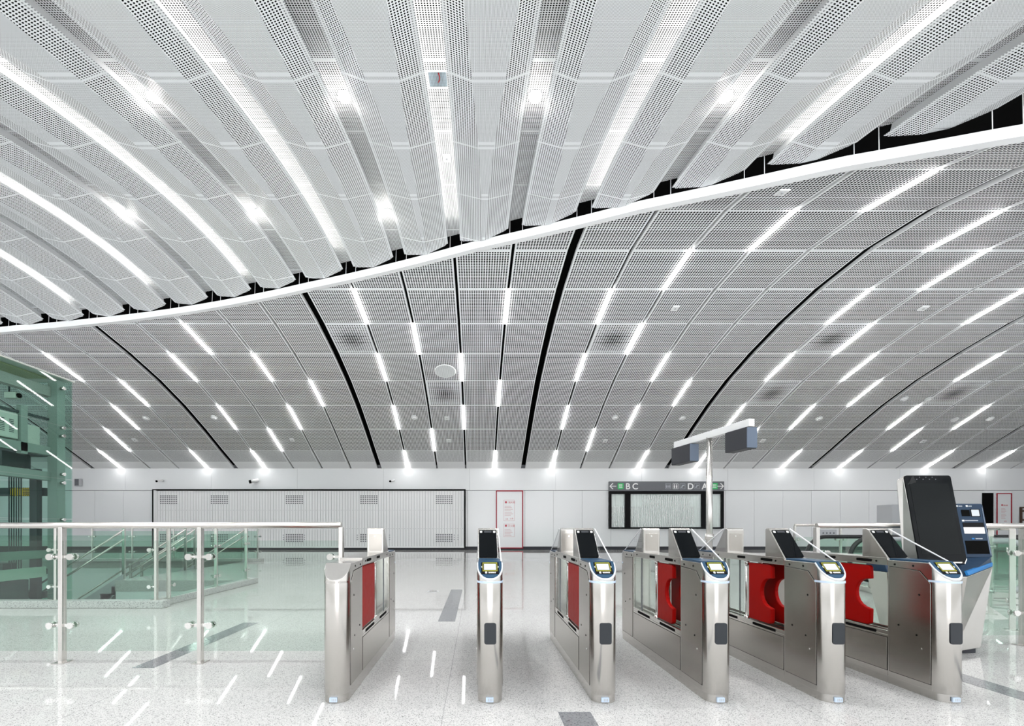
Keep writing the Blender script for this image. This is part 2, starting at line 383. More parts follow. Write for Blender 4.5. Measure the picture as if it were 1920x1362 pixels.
# upper folded ceiling: ribs (panel + folds) and trays between them
upper = empty('ceiling', (0, 0, 0), kind='structure')
AZ, AV = [-6, 3, 5.8, 6.85, 8.5, 10.45, 12.3, 14, 18], [0.50, 0.43, 0.315, 0.25, 0.145, 0.075, 0.035, 0.02, 0.02]
def panel_half(z): return float(np.interp(z, AZ, AV))
ZS = [-4.0]
while ZS[-1] < 18: ZS.append(ZS[-1] + 0.4)
def arc(z):
    n = 60; zz = np.linspace(6.85, z, n); hh = [upper_h(q) for q in zz]
    s = float(np.sum(np.hypot(np.diff(zz), np.diff(hh)))); return s if z >= 6.85 else -s
ARC = {}
def arcq(z):
    q = round(z, 4)
    if q not in ARC: ARC[q] = arc(z)
    return ARC[q]
EDGE, FLOORW, OPEN = 0.238, 0.275, 0.166
def sheet(mb, xl, xr, hl, hr, ul, ur, mi, gap):
    """xl, xr, hl, hr, ul, ur: functions of z; ends at the beam"""
    for z0, z1 in zip(ZS, ZS[1:]):
        def pt(fx, fh, fu, z):
            x = fx(z); zb = beam_z(x) - gap
            zz = min(z, zb); return (fx(zz), zz, fh(zz)), (fu(zz), arcq(zz)), z < zb
        a, ua, ia = pt(xl, hl, ul, z0); b, ub, ib = pt(xr, hr, ur, z0); c, uc, ic = pt(xr, hr, ur, z1); d, ud, idd = pt(xl, hl, ul, z1)
        if not ia and not ib: return
        ps, uv = [a, b, c, d], [ua, ub, uc, ud]
        if not ia: ps, uv = [b, c, d], [ub, uc, ud]
        elif not ib: ps, uv = [a, c, d], [ua, uc, ud]
        mb.quad(ps, mi, uv)
for k in range(-19, 20):
    x = jx(k); xm = x + P / 2
    low = lambda z: upper_h(z) - 0.32
    mid = lambda z: upper_h(z) - 0.205
    mb = MB()
    pl = lambda z, c=xm: c - panel_half(z)
    pr = lambda z, c=xm: c + panel_half(z)
    el = lambda z, c=x: c + EDGE
    er = lambda z, c=x + P: c - EDGE
    sheet(mb, pl, pr, low, low, lambda z: -panel_half(z), lambda z: panel_half(z), 0, 0.13)
    sheet(mb, el, pl, mid, low, lambda z: 0.0, lambda z: math.hypot(P / 2 - EDGE - panel_half(z), 0.115), 1, 0.13)
    sheet(mb, pr, er, low, mid, lambda z: math.hypot(P / 2 - EDGE - panel_half(z), 0.115), lambda z: 0.0, 1, 0.13)
    mb.build('folded_rib', ['fine', 'side'], upper)
    mb = MB()                                                      # tray: recessed floor, upright sides, ledges left and right of the opening
    def off(q, c=x): return lambda z: c + q
    sheet(mb, off(-FLOORW), off(FLOORW), upper_h, upper_h, lambda z: -FLOORW, lambda z: FLOORW, 0, 0.16)
    sheet(mb, off(-EDGE), off(-FLOORW), mid, upper_h, lambda z: 0.0, lambda z: 0.2, 2, 0.16)
    sheet(mb, off(FLOORW), off(EDGE), upper_h, mid, lambda z: 0.2, lambda z: 0.0, 2, 0.16)
    ledge = lambda z: upper_h(z) - 0.185
    sheet(mb, off(-EDGE), off(-OPEN), mid, ledge, lambda z: 0.0, lambda z: EDGE - OPEN, 1, 0.16)
    sheet(mb, off(OPEN), off(EDGE), ledge, mid, lambda z: EDGE - OPEN, lambda z: 0.0, 1, 0.16)
    mb.build('ceiling_tray', ['tray', 'cheek', 'whitemat'], upper)
# ------------------------------------------------------------------ lights in the ceilings
ROWS = {0: [-12, -9, -7, -2, 1, 3, 6, 8, 11, 13, 16, 18], 1: [-11, -6, -1, 4, 9, 14], 2: [-10, -7, -5, -2, 0, 3, 5, 8, 10, 13, 15],
        3: [-9, -4, 1, 6, 11], 4: [-10, -7, -5, -2, 0, 3, 5, 8, 10, 13], 5: [-6, -1, 4, 9], 6: [-2, 1, 3, 8, 11], 7: [4, 9], 8: [5, 8], 9: [6]}
proto = {}
for j in sorted(ROWS):
    for n, k in enumerate(sorted(ROWS[j]), 1):
        x = jx(k) + (0.17 if (k - 2) % 5 == 0 else 0.0)
        a, b = Vector((0, RZ[j], RH[j])), Vector((0, RZ[j + 1], RH[j + 1])); c = (a + b) / 2
        if j not in proto:
            d = (b - a).normalized(); nn = Vector((0, d.z, -d.y)); nn = nn if nn.z < 0 else -nn
            mb = MB(); e = (b - a).length / 2 - 0.012
            for w, o0, o1, mi in ((0.046, 0.03, -0.03, 0), (0.05, -0.03, -0.055, 1)):
                r = [d * s * e + Vector((q, 0, 0)) + nn * o for s, q, o in ((-1, -w, o0), (1, -w, o0), (1, w, o0), (-1, w, o0))]
                r2 = [d * s * e + Vector((q, 0, 0)) + nn * o for s, q, o in ((-1, -w, o1), (1, -w, o1), (1, w, o1), (-1, w, o1))]
                mb.loft(r2, r, mi)
            o = mb.build('linear_ceiling_light', ['strip', 'whitemat']); proto[j] = o
        else:
            o = proto[j].copy(); COL.objects.link(o)
        o.location = (x, c.y, c.z)
        rn = 'lowest panel row above the wall' if j == 0 else ORD[j + 1] + ' panel row above the wall'
        lab = 'slim white ceiling light, %s from left in the %s' % (ORD[n], rn)
        if len(ROWS[j]) == 1: lab = 'slim white ceiling light alone high at right in the ' + rn
        tag(o, lab, 'ceiling light', 'linear lights between the vault panels')
# cove strips in the bright trays
cv = [k for k in range(-12, 9) if k % 2 == 0]
for n, k in enumerate(cv, 1):
    mb = MB(); x = jx(k)
    for sgn in (-1, 1):
        pr_ = None
        z = 2.0
        while z < beam_z(x) - 0.5:
            h = upper_h(z) - 0.165; w = x + sgn * 0.215                # strip lying on the ledge, shining up at the tray
            r = mb.pts([(w - 0.018, z, h), (w + 0.018, z, h), (w, z, h + 0.02)])
            if pr_:
                for a in range(3): mb.face([pr_[a], pr_[(a + 1) % 3], r[(a + 1) % 3], r[a]])
            pr_ = r; z += 0.4
    o = mb.build('cove_light', 'cove')
    tag(o, 'pair of glowing cove strips in the %s bright ceiling channel from the left' % ORD[n], 'ceiling light', 'cove lights in the bright ceiling channels')
# downlights in the dark trays
DL = [(-3, 7.6, 'leftmost of the four in the nearer row'), (-1, 7.6, 'second from left in the nearer row of four'), (1, 7.6, 'third from left in the nearer row of four'),
      (3, 7.6, 'rightmost of the four in the nearer row'), (-5, 11.3, 'leftmost of the three in the farther row'), (-3, 11.3, 'middle one of the three in the farther row'), (-1, 11.3, 'rightmost of the three in the farther row')]
for k, z, w in DL + [(k_, z_, None) for z_ in (3.9, 0.2) for k_ in (-5, -3, -1, 1, 3, 5)]:
    h = upper_h(z)
    t = empty('downlight', (jx(k), z, h), ('bright round ceiling downlight, ' + w) if w else 'bright round ceiling downlight above or behind the camera', 'ceiling light', 'round downlights in the dark ceiling channels')
    MB().cyl((0, 0, 0.0), (0, 0, -0.06), 0.105, 24).build('casing', 'whitemat', t)
    MB().cyl((0, 0, -0.06), (0, 0, -0.066), 0.088, 24).build('lens', 'spot', t)
    L = bpy.data.lights.new('downlight_beam', 'SPOT'); L.energy = 130; L.spot_size = 2.5; L.spot_blend = 0.8; L.shadow_soft_size = 0.09; L.color = (0.98, 0.99, 1)
    lo = bpy.data.objects.new('downlight_beam', L); COL.objects.link(lo); lo.parent = t; lo.location = (0, 0, -0.09)
    g = bpy.data.lights.new('downlight_spill', 'POINT'); g.energy = 5; g.shadow_soft_size = 0.09; g.color = (1, 0.97, 0.93)
    go = bpy.data.objects.new('downlight_spill', g); COL.objects.link(go); go.parent = t; go.location = (0, 0, -0.18)
# detectors and sensors on the vault
DV = [(6.53, 14.93, 's', 'square white ceiling sensor right of centre, midway up the vault'), (14.7, 14.93, 's', 'square white ceiling sensor far right, midway up the vault'),
      (6.52, 9.67, 's', 'square white ceiling sensor just under the white edge beam'), (19.08, 20.24, 'r', 'round white detector, left one of the pair beside the right black gap'),
      (20.17, 20.27, 'r', 'round white detector, right one of the pair beside the right black gap'), (9.74, 21.5, 'r', 'round white detector above the dark display boxes on the pole'),
      (16.26, 21.53, 'r', 'round white detector between two slim lights, right of the pole'), (22.76, 21.6, 'r', 'round white detector far right, second from the right in its row'),
      (24.39, 21.55, 'r', 'round white detector at far right end of the detector row'), (14.54, 23.05, 's', 'small square sensor low on the vault, right of the dark display boxes'),
      (22.74, 23.09, 's', 'small square sensor low on the vault at far right'), (-2.96, 21.46, 'r', 'round white detector left of centre, beside a small square sensor'),
      (-1.42, 21.5, 's', 'small square sensor right of the round detector at centre, upper of two'), (-1.42, 23.03, 's', 'small square sensor at centre, lower one of two above the wall'),
      (6.54, 21.46, 'r', 'round white detector right of the central wide black gap'), (6.53, 23.06, 's', 'small square sensor right of centre, low above the direction sign'),
      (-15.68, 21.5, 'r', 'round white detector farthest left, near the lift shaft'), (-12.43, 21.46, 'r', 'round white detector right of the left wide black gap'),
      (-17.34, 22.99, 's', 'small square sensor farthest left, above the white wall'), (-9.36, 22.99, 's', 'small square sensor left of centre, above the ribbed hoarding')]
for x, z, tp, lab in DV:
    h = vault_h(z); j = max(i for i in range(len(RZ)) if RZ[i] >= z)
    d = Vector((0, RZ[j + 1] - RZ[j], RH[j + 1] - RH[j])).normalized(); n = Vector((0, d.z, -d.y)); n = n if n.z < 0 else -n
    c = Vector((x, z, h)); t = empty('smoke_detector' if tp == 'r' else 'ceiling_sensor', c, lab, 'detector' if tp == 'r' else 'sensor', 'devices on the vault panels')
    if tp == 'r':
        MB().cyl(-n * 0.002, n * 0.03, 0.15, 22).build('mounting_plate', 'whitemat', t)
        MB().cyl(n * 0.03, n * 0.09, 0.11, 22, 0, 0.07).build('sensor_dome', 'whitemat', t)
    else:
        q = Vector((1, 0, 0)); e = 0.11
        r = [q * (a * e) + d * (b * e) for a, b in ((-1, -1), (1, -1), (1, 1), (-1, 1))]
        MB().loft(r, [p + n * 0.035 for p in r]).build('cover', 'whitemat', t, 0.006)
        MB().cyl(n * 0.035, n * 0.05, 0.03, 12).build('lens', 'grey', t)
def vault_frame(z):
    j = max(i for i in range(len(RZ)) if RZ[i] >= z)
    d = Vector((0, RZ[j + 1] - RZ[j], RH[j + 1] - RH[j])).normalized(); n = Vector((0, d.z, -d.y)); n = n if n.z < 0 else -n
    return d, n
d, n = vault_frame(18.5)
c = Vector((-1.29, 18.5, vault_h(18.5))); t = empty('ceiling_loudspeaker', c, 'large pale round loudspeaker cover near the centre of the vault', 'loudspeaker')
mb = MB(); ringp = lambda r, o: [Vector((1, 0, 0)) * math.cos(a) * r + d * math.sin(a) * r + n * o for a in np.linspace(0, 2 * PI, 33)[:-1]]
mb.loft(ringp(0.44, 0), ringp(0.42, 0.02)); mb.build('cover', 'curtain', t)
for q in range(-9, 10):
    w = q * 0.042; e = math.sqrt(0.40 ** 2 - w * w) if abs(w) < 0.40 else 0
    if e > 0.05:
        MB().quad([Vector((w - 0.007, 0, 0)) + d * -e + n * 0.0215, Vector((w + 0.007, 0, 0)) + d * -e + n * 0.0215, Vector((w + 0.007, 0, 0)) + d * e + n * 0.0215, Vector((w - 0.007, 0, 0)) + d * e + n * 0.0215]).build('grille_slot', 'grey', t)
# small things in the upper ceiling
zc = 7.25; t = empty('ceiling_hatch', (jx(0), zc, upper_h(zc)), 'open square ceiling hatch with pale blue grid and red cable inside', 'hatch')
sl = (upper_h(zc + 0.1) - upper_h(zc - 0.1)) / 0.2
def uq(x, y, o): return (x, y, y * sl + o)
fr = MB()
for x0, x1, y0, y1 in ((-0.168, 0.168, -0.2, -0.165), (-0.168, 0.168, 0.165, 0.2), (-0.168, -0.145, -0.165, 0.165), (0.145, 0.168, -0.165, 0.165)):
    fr.loft([uq(x0, y0, -0.012), uq(x1, y0, -0.012), uq(x1, y1, -0.012), uq(x0, y1, -0.012)], [uq(x0, y0, 0.01), uq(x1, y0, 0.01), uq(x1, y1, 0.01), uq(x0, y1, 0.01)])
fr.build('frame', 'whitemat', t)
M['hatchblue'] = mat('pale blue hatch back', (0.42, 0.55, 0.62), 0.5)
MB().quad([uq(-0.15, -0.17, -0.003), uq(0.15, -0.17, -0.003), uq(0.15, 0.17, -0.003), uq(-0.15, 0.17, -0.003)]).build('back_panel', 'hatchblue', t)
gr = MB()
for q in range(-6, 7):
    w = q * 0.023; gr.quad([uq(w - 0.003, -0.165, -0.006), uq(w + 0.003, -0.165, -0.006), uq(w + 0.003, 0.165, -0.006), uq(w - 0.003, 0.165, -0.006)])
for q in range(-6, 7):
    w = q * 0.026; gr.quad([uq(-0.15, w - 0.003, -0.0065), uq(0.15, w - 0.003, -0.0065), uq(0.15, w + 0.003, -0.0065), uq(-0.15, w + 0.003, -0.0065)])
gr.build('grid', 'signgrey', t)
MB().tube([uq(0.0, 0.06, -0.01), uq(0.025, 0.0, -0.02), uq(0.03, -0.07, -0.02), uq(0.02, -0.14, -0.01)], 0.008, 8).build('cable', 'red', t)
zc = 9.35; t = empty('ceiling_sensor', (jx(0), zc, upper_h(zc)), 'small white square sensor in a bright channel of the folded ceiling', 'sensor')
MB().box(-0.08, 0.08, -0.09, 0.09, -0.045, -0.005).build('cover', 'whitemat', t, 0.006)
MB().cyl((0, 0, -0.045), (0, 0, -0.055), 0.02, 12).build('lens', 'grey', t)
# ------------------------------------------------------------------ floor inlays and drain
for x0, x1, y0, y1, lab in ((-2.96, -2.77, 3.89, 5.76, 'dark granite floor strip crossing under the glass railing at left'), (-0.50, -0.28, 5.83, 8.87, 'dark granite floor strip in the clear lane behind the gates'),
                            (0.53, 0.74, 1.2, 2.957, 'dark granite floor strip at bottom edge of the photo'), (3.80, 4.0, 2.4, 4.1, 'dark granite floor strip at right beside the last gate')):
    tag(MB().box(x0, x1, y0, y1, 0.0, 0.0015).build('floor_strip', 'inlay'), lab, 'floor strip', 'dark strips set in the floor')
t = empty('floor_socket', (-0.83, 8.6, 0), 'small round metal floor socket cover left of the dark strip', 'socket')
MB().cyl((0, 0, 0), (0, 0, 0.004), 0.11, 24).build('ring', 'grey', t); MB().cyl((0, 0, 0.004), (0, 0, 0.007), 0.075, 24).build('lid', 'steel', t)

# ------------------------------------------------------------------ ticket gates
GW, GL = 0.088, 1.90            # half width, length
TOP, FOLD, NOSE = 0.955, 0.10, 0.845
def nose_outline(w, grow=0.0, r=0.078):
    """plan outline of a rounded end: from left fold point round the front to the right fold point"""
    pts = [(-w - grow, FOLD)]
    for k in range(0, 9):
        a = PI + k * PI / 16; pts.append((-w + r + (r + grow) * math.cos(a), r + (r + grow) * math.sin(a)))
    for k in range(0, 9):
        a = 1.5 * PI + k * PI / 16; pts.append((w - r + (r + grow) * math.cos(a), r + (r + grow) * math.sin(a)))
    pts.append((w + grow, FOLD)); return pts
SL = (TOP - NOSE) / FOLD
def nose_h(y): return min(TOP, NOSE + SL * y)
def cabinet(mb, w, z0, back):
    o = nose_outline(w)
    full = o + [(w, back), (-w, back)]
    bot = mb.pts([(x, y, z0) for x, y in full]); top = mb.pts([(x, y, nose_h(y)) for x, y in full]); n = len(full)
    for k in range(n): mb.face([bot[k], bot[(k + 1) % n], top[(k + 1) % n], top[k]], 0, None, 0 < k < len(o) - 2)
    mb.face(bot[::-1]); mb.face(top[:len(o)]); mb.face([top[len(o) - 1], top[len(o)], top[len(o) + 1], top[0]])
def rear(mb): mb.v = [(-x, GL - y, z) for x, y, z in mb.v]; return mb       # turn a front part into the rear one
def end_parts(t, side, reader, housing):
    fx = (lambda m: m) if side == 'front' else rear
    def put(name, mb, mats, par=None, **kw):
        o = fx(mb).build(name, mats, par or t, **kw); o['side'] = side; return o
    # light ring, plinth
    mb = MB(); o = nose_outline(GW, 0.0025)
    mb.loft([(x, y, 0.822) for x, y in o], [(x, y, 0.836) for x, y in o]); put('light_ring' if reader else 'seam_ring', mb, 'paleblue' if reader else 'steel')
    if reader:
        y0, y1 = -0.004, FOLD + 0.004
        def slope(outl, off): return [(x, y, NOSE + SL * y + off) for x, y in outl]
        mb = MB(); b = nose_outline(GW, 0.003)
        mb.loft(slope(b, -0.004), slope(b, 0.006)); put('reader_bezel', mb, 'bezel', bevel=0.003)
        ins = nose_outline(GW - 0.006, 0.0, 0.073); ins = [(x, y + 0.006 if 0 < i < len(ins) - 1 else y) for i, (x, y) in enumerate(ins)]
        mb = MB(); mb.loft(slope(ins, 0.004), slope(ins, 0.009))
        mb.box(-GW + 0.009, GW - 0.009, FOLD - 0.002, 0.415, TOP - 0.002, TOP + 0.012)
        rp = put('reader_panel', mb, 'blue', bevel=0.002)
        def sq(x0, x1, s0, s1, off, mi=0, mb=None):     # rectangle on the slope, s along the slope in y
            mb = mb or MB(); mb.loft([(x0, s0, NOSE + SL * s0 + off - 0.002), (x1, s0, NOSE + SL * s0 + off - 0.002), (x1, s1, NOSE + SL * s1 + off - 0.002), (x0, s1, NOSE + SL * s1 + off - 0.002)],
                                     [(x0, s0, NOSE + SL * s0 + off), (x1, s0, NOSE + SL * s0 + off), (x1, s1, NOSE + SL * s1 + off), (x0, s1, NOSE + SL * s1 + off)], mi); return mb
        put('display_surround', sq(-0.062, 0.062, 0.026, 0.094, 0.0115), 'blackplastic', rp)
        mb = sq(-0.051, 0.051, 0.041, 0.045, 0.0135); sq(-0.051, 0.051, 0.087, 0.091, 0.0135, 0, mb); sq(-0.051, -0.047, 0.045, 0.087, 0.0135, 0, mb); sq(0.047, 0.051, 0.045, 0.087, 0.0135, 0, mb)
        put('yellow_frame', mb, 'yellow', rp)
        put('display', sq(-0.042, 0.042, 0.049, 0.083, 0.0135), 'lcd', rp)
        put('logo_mark', sq(-0.034, -0.021, 0.029, 0.037, 0.0135), 'whiteink', rp)
        mb = MB()
        for q in range(6): sq(-0.010 + q * 0.0085, -0.004 + q * 0.0085, 0.030, 0.036, 0.0135, 0, mb)
        put('caption_marks', mb, 'whiteink', rp)
        for sx in (-1, 1):
            mb = MB(); s = lambda y: NOSE + SL * y + 0.0135
            a, b2, c2 = (sx * 0.055, 0.060), (sx * 0.055, 0.072), (sx * 0.060, 0.066)
            mb.loft([(p[0], p[1], s(p[1]) - 0.002) for p in (a, b2, c2)], [(p[0], p[1], s(p[1])) for p in (a, b2, c2)]); put('arrow_mark', mb, 'whiteink', rp)
        mb = MB(); rr_ = rrect(-0.041, 0.041, 0.405, 0.552, 0.016)
        mb.loft([(x, 0.004, z) for x, z in rr_], [(x, -0.0035, z) for x, z in rr_]); put('scanner_window', mb, 'slate')
    mb = MB(); mb.box(-0.03, 0.022, -0.0085, 0.003, 0.012, 0.042); lb = put('number_label', mb, 'paleblue')
    mb = MB()
    for q in range(3): mb.box(-0.014 + q * 0.011, -0.009 + q * 0.011, -0.0095, -0.0084, 0.018, 0.036)
    put('label_marks', mb, 'grey', lb)
    # access door with chamfered corner on both flanks
    for sx in (-1, 1):
        yz = [(0.085, 0.10), (0.402, 0.10), (0.402, 0.905), (0.165, 0.892), (0.085, 0.81)]
        a, b2 = (GW - 0.001, GW + 0.0035)
        mb = MB(); mb.prism_x(yz, sx * a, sx * b2); d = put('access_door', mb, 'steeldoor', bevel=0.0015)
        mb = MB(); mb.prism_x([(0.0815, 0.0965), (0.4055, 0.0965), (0.4055, 0.909), (0.163, 0.896), (0.0815, 0.8125)], sx * (GW - 0.001), sx * (GW + 0.0008)); put('door_seam', mb, 'black', d)
        for y, z in ((0.165, 0.72), (0.325, 0.47), (0.185, 0.425)):
            mb = MB(); mb.cyl((sx * GW, y, z), (sx * (GW + 0.005), y, z), 0.007, 10); put('sensor_hole', mb, 'black', d)
        mb = MB(); mb.cyl((sx * GW, 0.15, 0.335), (sx * (GW + 0.007), 0.15, 0.335), 0.007, 10); put('lock', mb, 'chrome', d)
        for y, z in ((0.36, 0.925), (0.215, 0.925), (0.52, 0.94)):
            mb = MB(); mb.cyl((sx * (GW - 0.002), y, z), (sx * (GW + 0.002), y, z), 0.0075, 10); put('sensor_hole', mb, 'black')
    if housing:
        w = 0.083
        yz = [(0.405, TOP - 0.005), (0.66, TOP - 0.005), (0.66, 1.188), (0.65, 1.2), (0.615, 1.2), (0.60, 1.188)]
        mb = MB(); mb.prism_x(yz, -w, w - 0.008); hs = put('screen_housing', mb, 'steel', bevel=0.006)
        # screen lies on the sloping front
        A, B = Vector((0, 0.412, TOP + 0.012)), Vector((0, 0.601, 1.186)); e = (B - A).normalized(); nn = Vector((0, -e.z, e.y))
        def face(x0, x1, s0, s1, off, th=0.003, rad=0.006):
            m_ = MB(); r_ = rrect(x0, x1, s0, s1, rad, 3)
            m_.loft([A + Vector((x, 0, 0)) + e * s + nn * (off - th) for x, s in r_], [A + Vector((x, 0, 0)) + e * s + nn * off for x, s in r_]); return m_
        sc = put('screen', face(-w + 0.008, w - 0.016, 0.010, 0.284, 0.004, 0.006, 0.010), 'screen', hs)
        put('led_square', face(-w + 0.016, -w + 0.035, 0.256, 0.275, 0.0055, 0.002), 'whiteink', hs)
        put('led_square', face(w - 0.043, w - 0.024, 0.256, 0.275, 0.0055, 0.002), 'whiteink', hs)
        put('camera_strip', face(-0.034, 0.028, 0.258, 0.274, 0.005, 0.002), 'dark', hs)
        mb = MB(); rr_ = rrect(-w + 0.018, w - 0.03, TOP + 0.03, 1.15, 0.006, 3)
        mb.loft([(x, 0.655, z) for x, z in rr_][::-1], [(x, 0.664, z) for x, z in rr_][::-1]); bp = put('back_plate', mb, 'steeldoor', hs, bevel=0.002)
        mb = MB(); mb.cyl((0.0, 0.66, 1.125), (0.0, 0.668, 1.125), 0.008, 12); put('back_lock', mb, 'chrome', hs)
        gx = GW - 0.004
        mb = MB(); mb.prism_x([(0.14, TOP + 0.012), (0.64, TOP + 0.012), (0.64, 1.19), (0.60, 1.19)], gx - 0.005, gx); g = put('guard_panel', mb, 'clear')
        mb = MB(); mb.prism_x([(0.128, TOP + 0.012), (0.142, TOP + 0.012), (0.604, 1.19), (0.598, 1.197)], gx - 0.0055, gx + 0.0005); put('edge_highlight', mb, 'edge', g)  # white strip paints in the highlight along the guard's rim
def make_gate():
    t = empty('ticket_gate')
    mb = MB(); cabinet(mb, GW, 0.055, 0.42); m2 = MB(); cabinet(m2, GW, 0.055, 0.42); rear(m2)
    n = len(mb.v); mb.v += m2.v; mb.f += [tuple(i + n for i in f) for f in m2.f]; mb.sm |= {i + len(mb.m) for i in m2.sm}; mb.m += m2.m
    mb.box(-GW, GW, 0.42, GL - 0.42, 0.055, 0.372)
    for x in (-1, 1): mb.box(x * GW, x * (GW - 0.022), 0.42, GL - 0.42, 0.372, 0.405)
    mb.box(-0.012, 0.012, 0.42, GL - 0.42, 0.372, 0.40)
    mb.box(-GW, GW, 0.42, GL - 0.42, 0.912, TOP + 0.015)
    mb.build('cabinet', 'steel', t, 0.003)
    mb = MB(); o = nose_outline(GW, -0.004); full = o + [(-x, GL - y) for x, y in o]
    mb.prism_z(full, 0.0, 0.056); mb.build('plinth', 'steel', t)
    for sx in (-1, 1):
        MB().prism_x([(0.425, 0.10), (GL - 0.425, 0.10), (GL - 0.425, 0.352), (0.425, 0.352)], sx * (GW - 0.001), sx * (GW + 0.0035)).build('side_panel', 'steeldoor', t, 0.0015)
        MB().prism_x([(0.4215, 0.0965), (GL - 0.4215, 0.0965), (GL - 0.4215, 0.3555), (0.4215, 0.3555)], sx * (GW - 0.001), sx * (GW + 0.0008)).build('panel_seam', 'black', t)
        for y0, y1, z in ((0.56, 0.71, 0.942), (0.93, 1.05, 0.942), (0.52, 0.82, 0.382), (1.05, 1.35, 0.382)):
            mb = MB(); r_ = [(y, zz) for y, zz in rrect(y0, y1, z - 0.011, z + 0.011, 0.009, 3)]
            mb.prism_x(r_, sx * (GW - 0.001), sx * (GW + 0.0015)); mb.build('sensor_slot', 'black', t)
        px_ = sx * (GW - 0.028); py_ = GL / 2
        fk = 'left' if sx < 0 else 'right'
        ps = MB().cyl((px_, py_, 0.375), (px_, py_, 0.912), 0.014, 14).cyl((px_, py_, 0.375), (px_, py_, 0.425), 0.024, 16).cyl((px_, py_, 0.875), (px_, py_, 0.912), 0.02, 16).build('hinge_post', 'chrome', t); ps['side'] = fk
        MB().box(px_ - 0.008, px_ + 0.008, py_ - 0.052, py_ - 0.014, 0.43, 0.87).build('hinge_bar', 'poststeel', ps)
        # red flap, concave towards the front
        yz = [(py_ - 0.05, 0.412), (0.62, 0.412), (0.592, 0.43), (0.588, 0.545)]
        for q in range(1, 10):
            a = -PI / 2 + PI * q / 10; yz.append((0.595 + 0.135 * math.cos(a) ** 0.8, 0.668 + 0.118 * math.sin(a)))
        yz += [(0.588, 0.79), (0.592, 0.885), (0.61, 0.90), (py_ - 0.05, 0.90)]
        MB().prism_x(yz, px_ - 0.016, px_ + 0.016).build('flap', 'red', t, 0.008, 3)['side'] = fk
        MB().box(sx * (GW - 0.02), sx * (GW - 0.012), py_ + 0.03, GL - 0.42, 0.40, 0.912).build('glass_pane', 'gateglass', t)
        MB().box(sx * (GW - 0.02), sx * (GW - 0.01), 1.28, 1.292, 0.40, 0.912).build('pane_edge', 'signgrey', t)
    return t
base = make_gate()
end_parts(base, 'front', True, True); end_parts(base, 'rear', True, True)
GATES = [(-0.976, 'stainless ticket gate with plain sloped end and no reader, joined to the glass railing'), (0.092, 'stainless ticket gate seen head-on, its front reader facing the camera'),
         (0.881, 'stainless ticket gate just right of the head-on one, before the red-framed door'), (1.67, 'stainless ticket gate standing below the direction sign'),
         (2.474, 'stainless ticket gate showing two red flaps, second from the kiosk'), (3.278, 'stainless ticket gate in front of the blue kiosk, no rear screen unit')]
GY = 3.10
base.location = (GATES[1][0], GY, 0); tag(base, GATES[1][1], 'ticket gate', 'row of ticket gates')
for i in (2, 3, 4):
    c = copy_tree(base); c.location = (GATES[i][0], GY, 0); c['label'] = GATES[i][1]
for i, drop in ((0, 'front'), (5, 'rear')):
    c = copy_tree(base, None, (drop, 'left' if i == 0 else 'right')); c.location = (GATES[i][0], GY, 0); c['label'] = GATES[i][1]
    end_parts(c, drop, False, False)

for i, (x_, lab) in enumerate(GATES):                              # two gates carry straight-edged flaps
    if i not in (0, 2): continue
    root = [o for o in S.objects if o.get('label') == lab][0]
    for ch in list(root.children):
        if ch.name.split('.')[0] == 'flap':
            sx = -1 if ch['side'] == 'left' else 1; px_ = sx * (GW - 0.028); mb = MB()
            mb.prism_x([(GL / 2 - 0.05, 0.412), (0.46, 0.412), (0.445, 0.43), (0.445, 0.885), (0.46, 0.90), (GL / 2 - 0.05, 0.90)], px_ - 0.016, px_ + 0.016)
            n = mb.build('flap', 'red', root, 0.008, 3); bpy.data.objects.remove(ch)

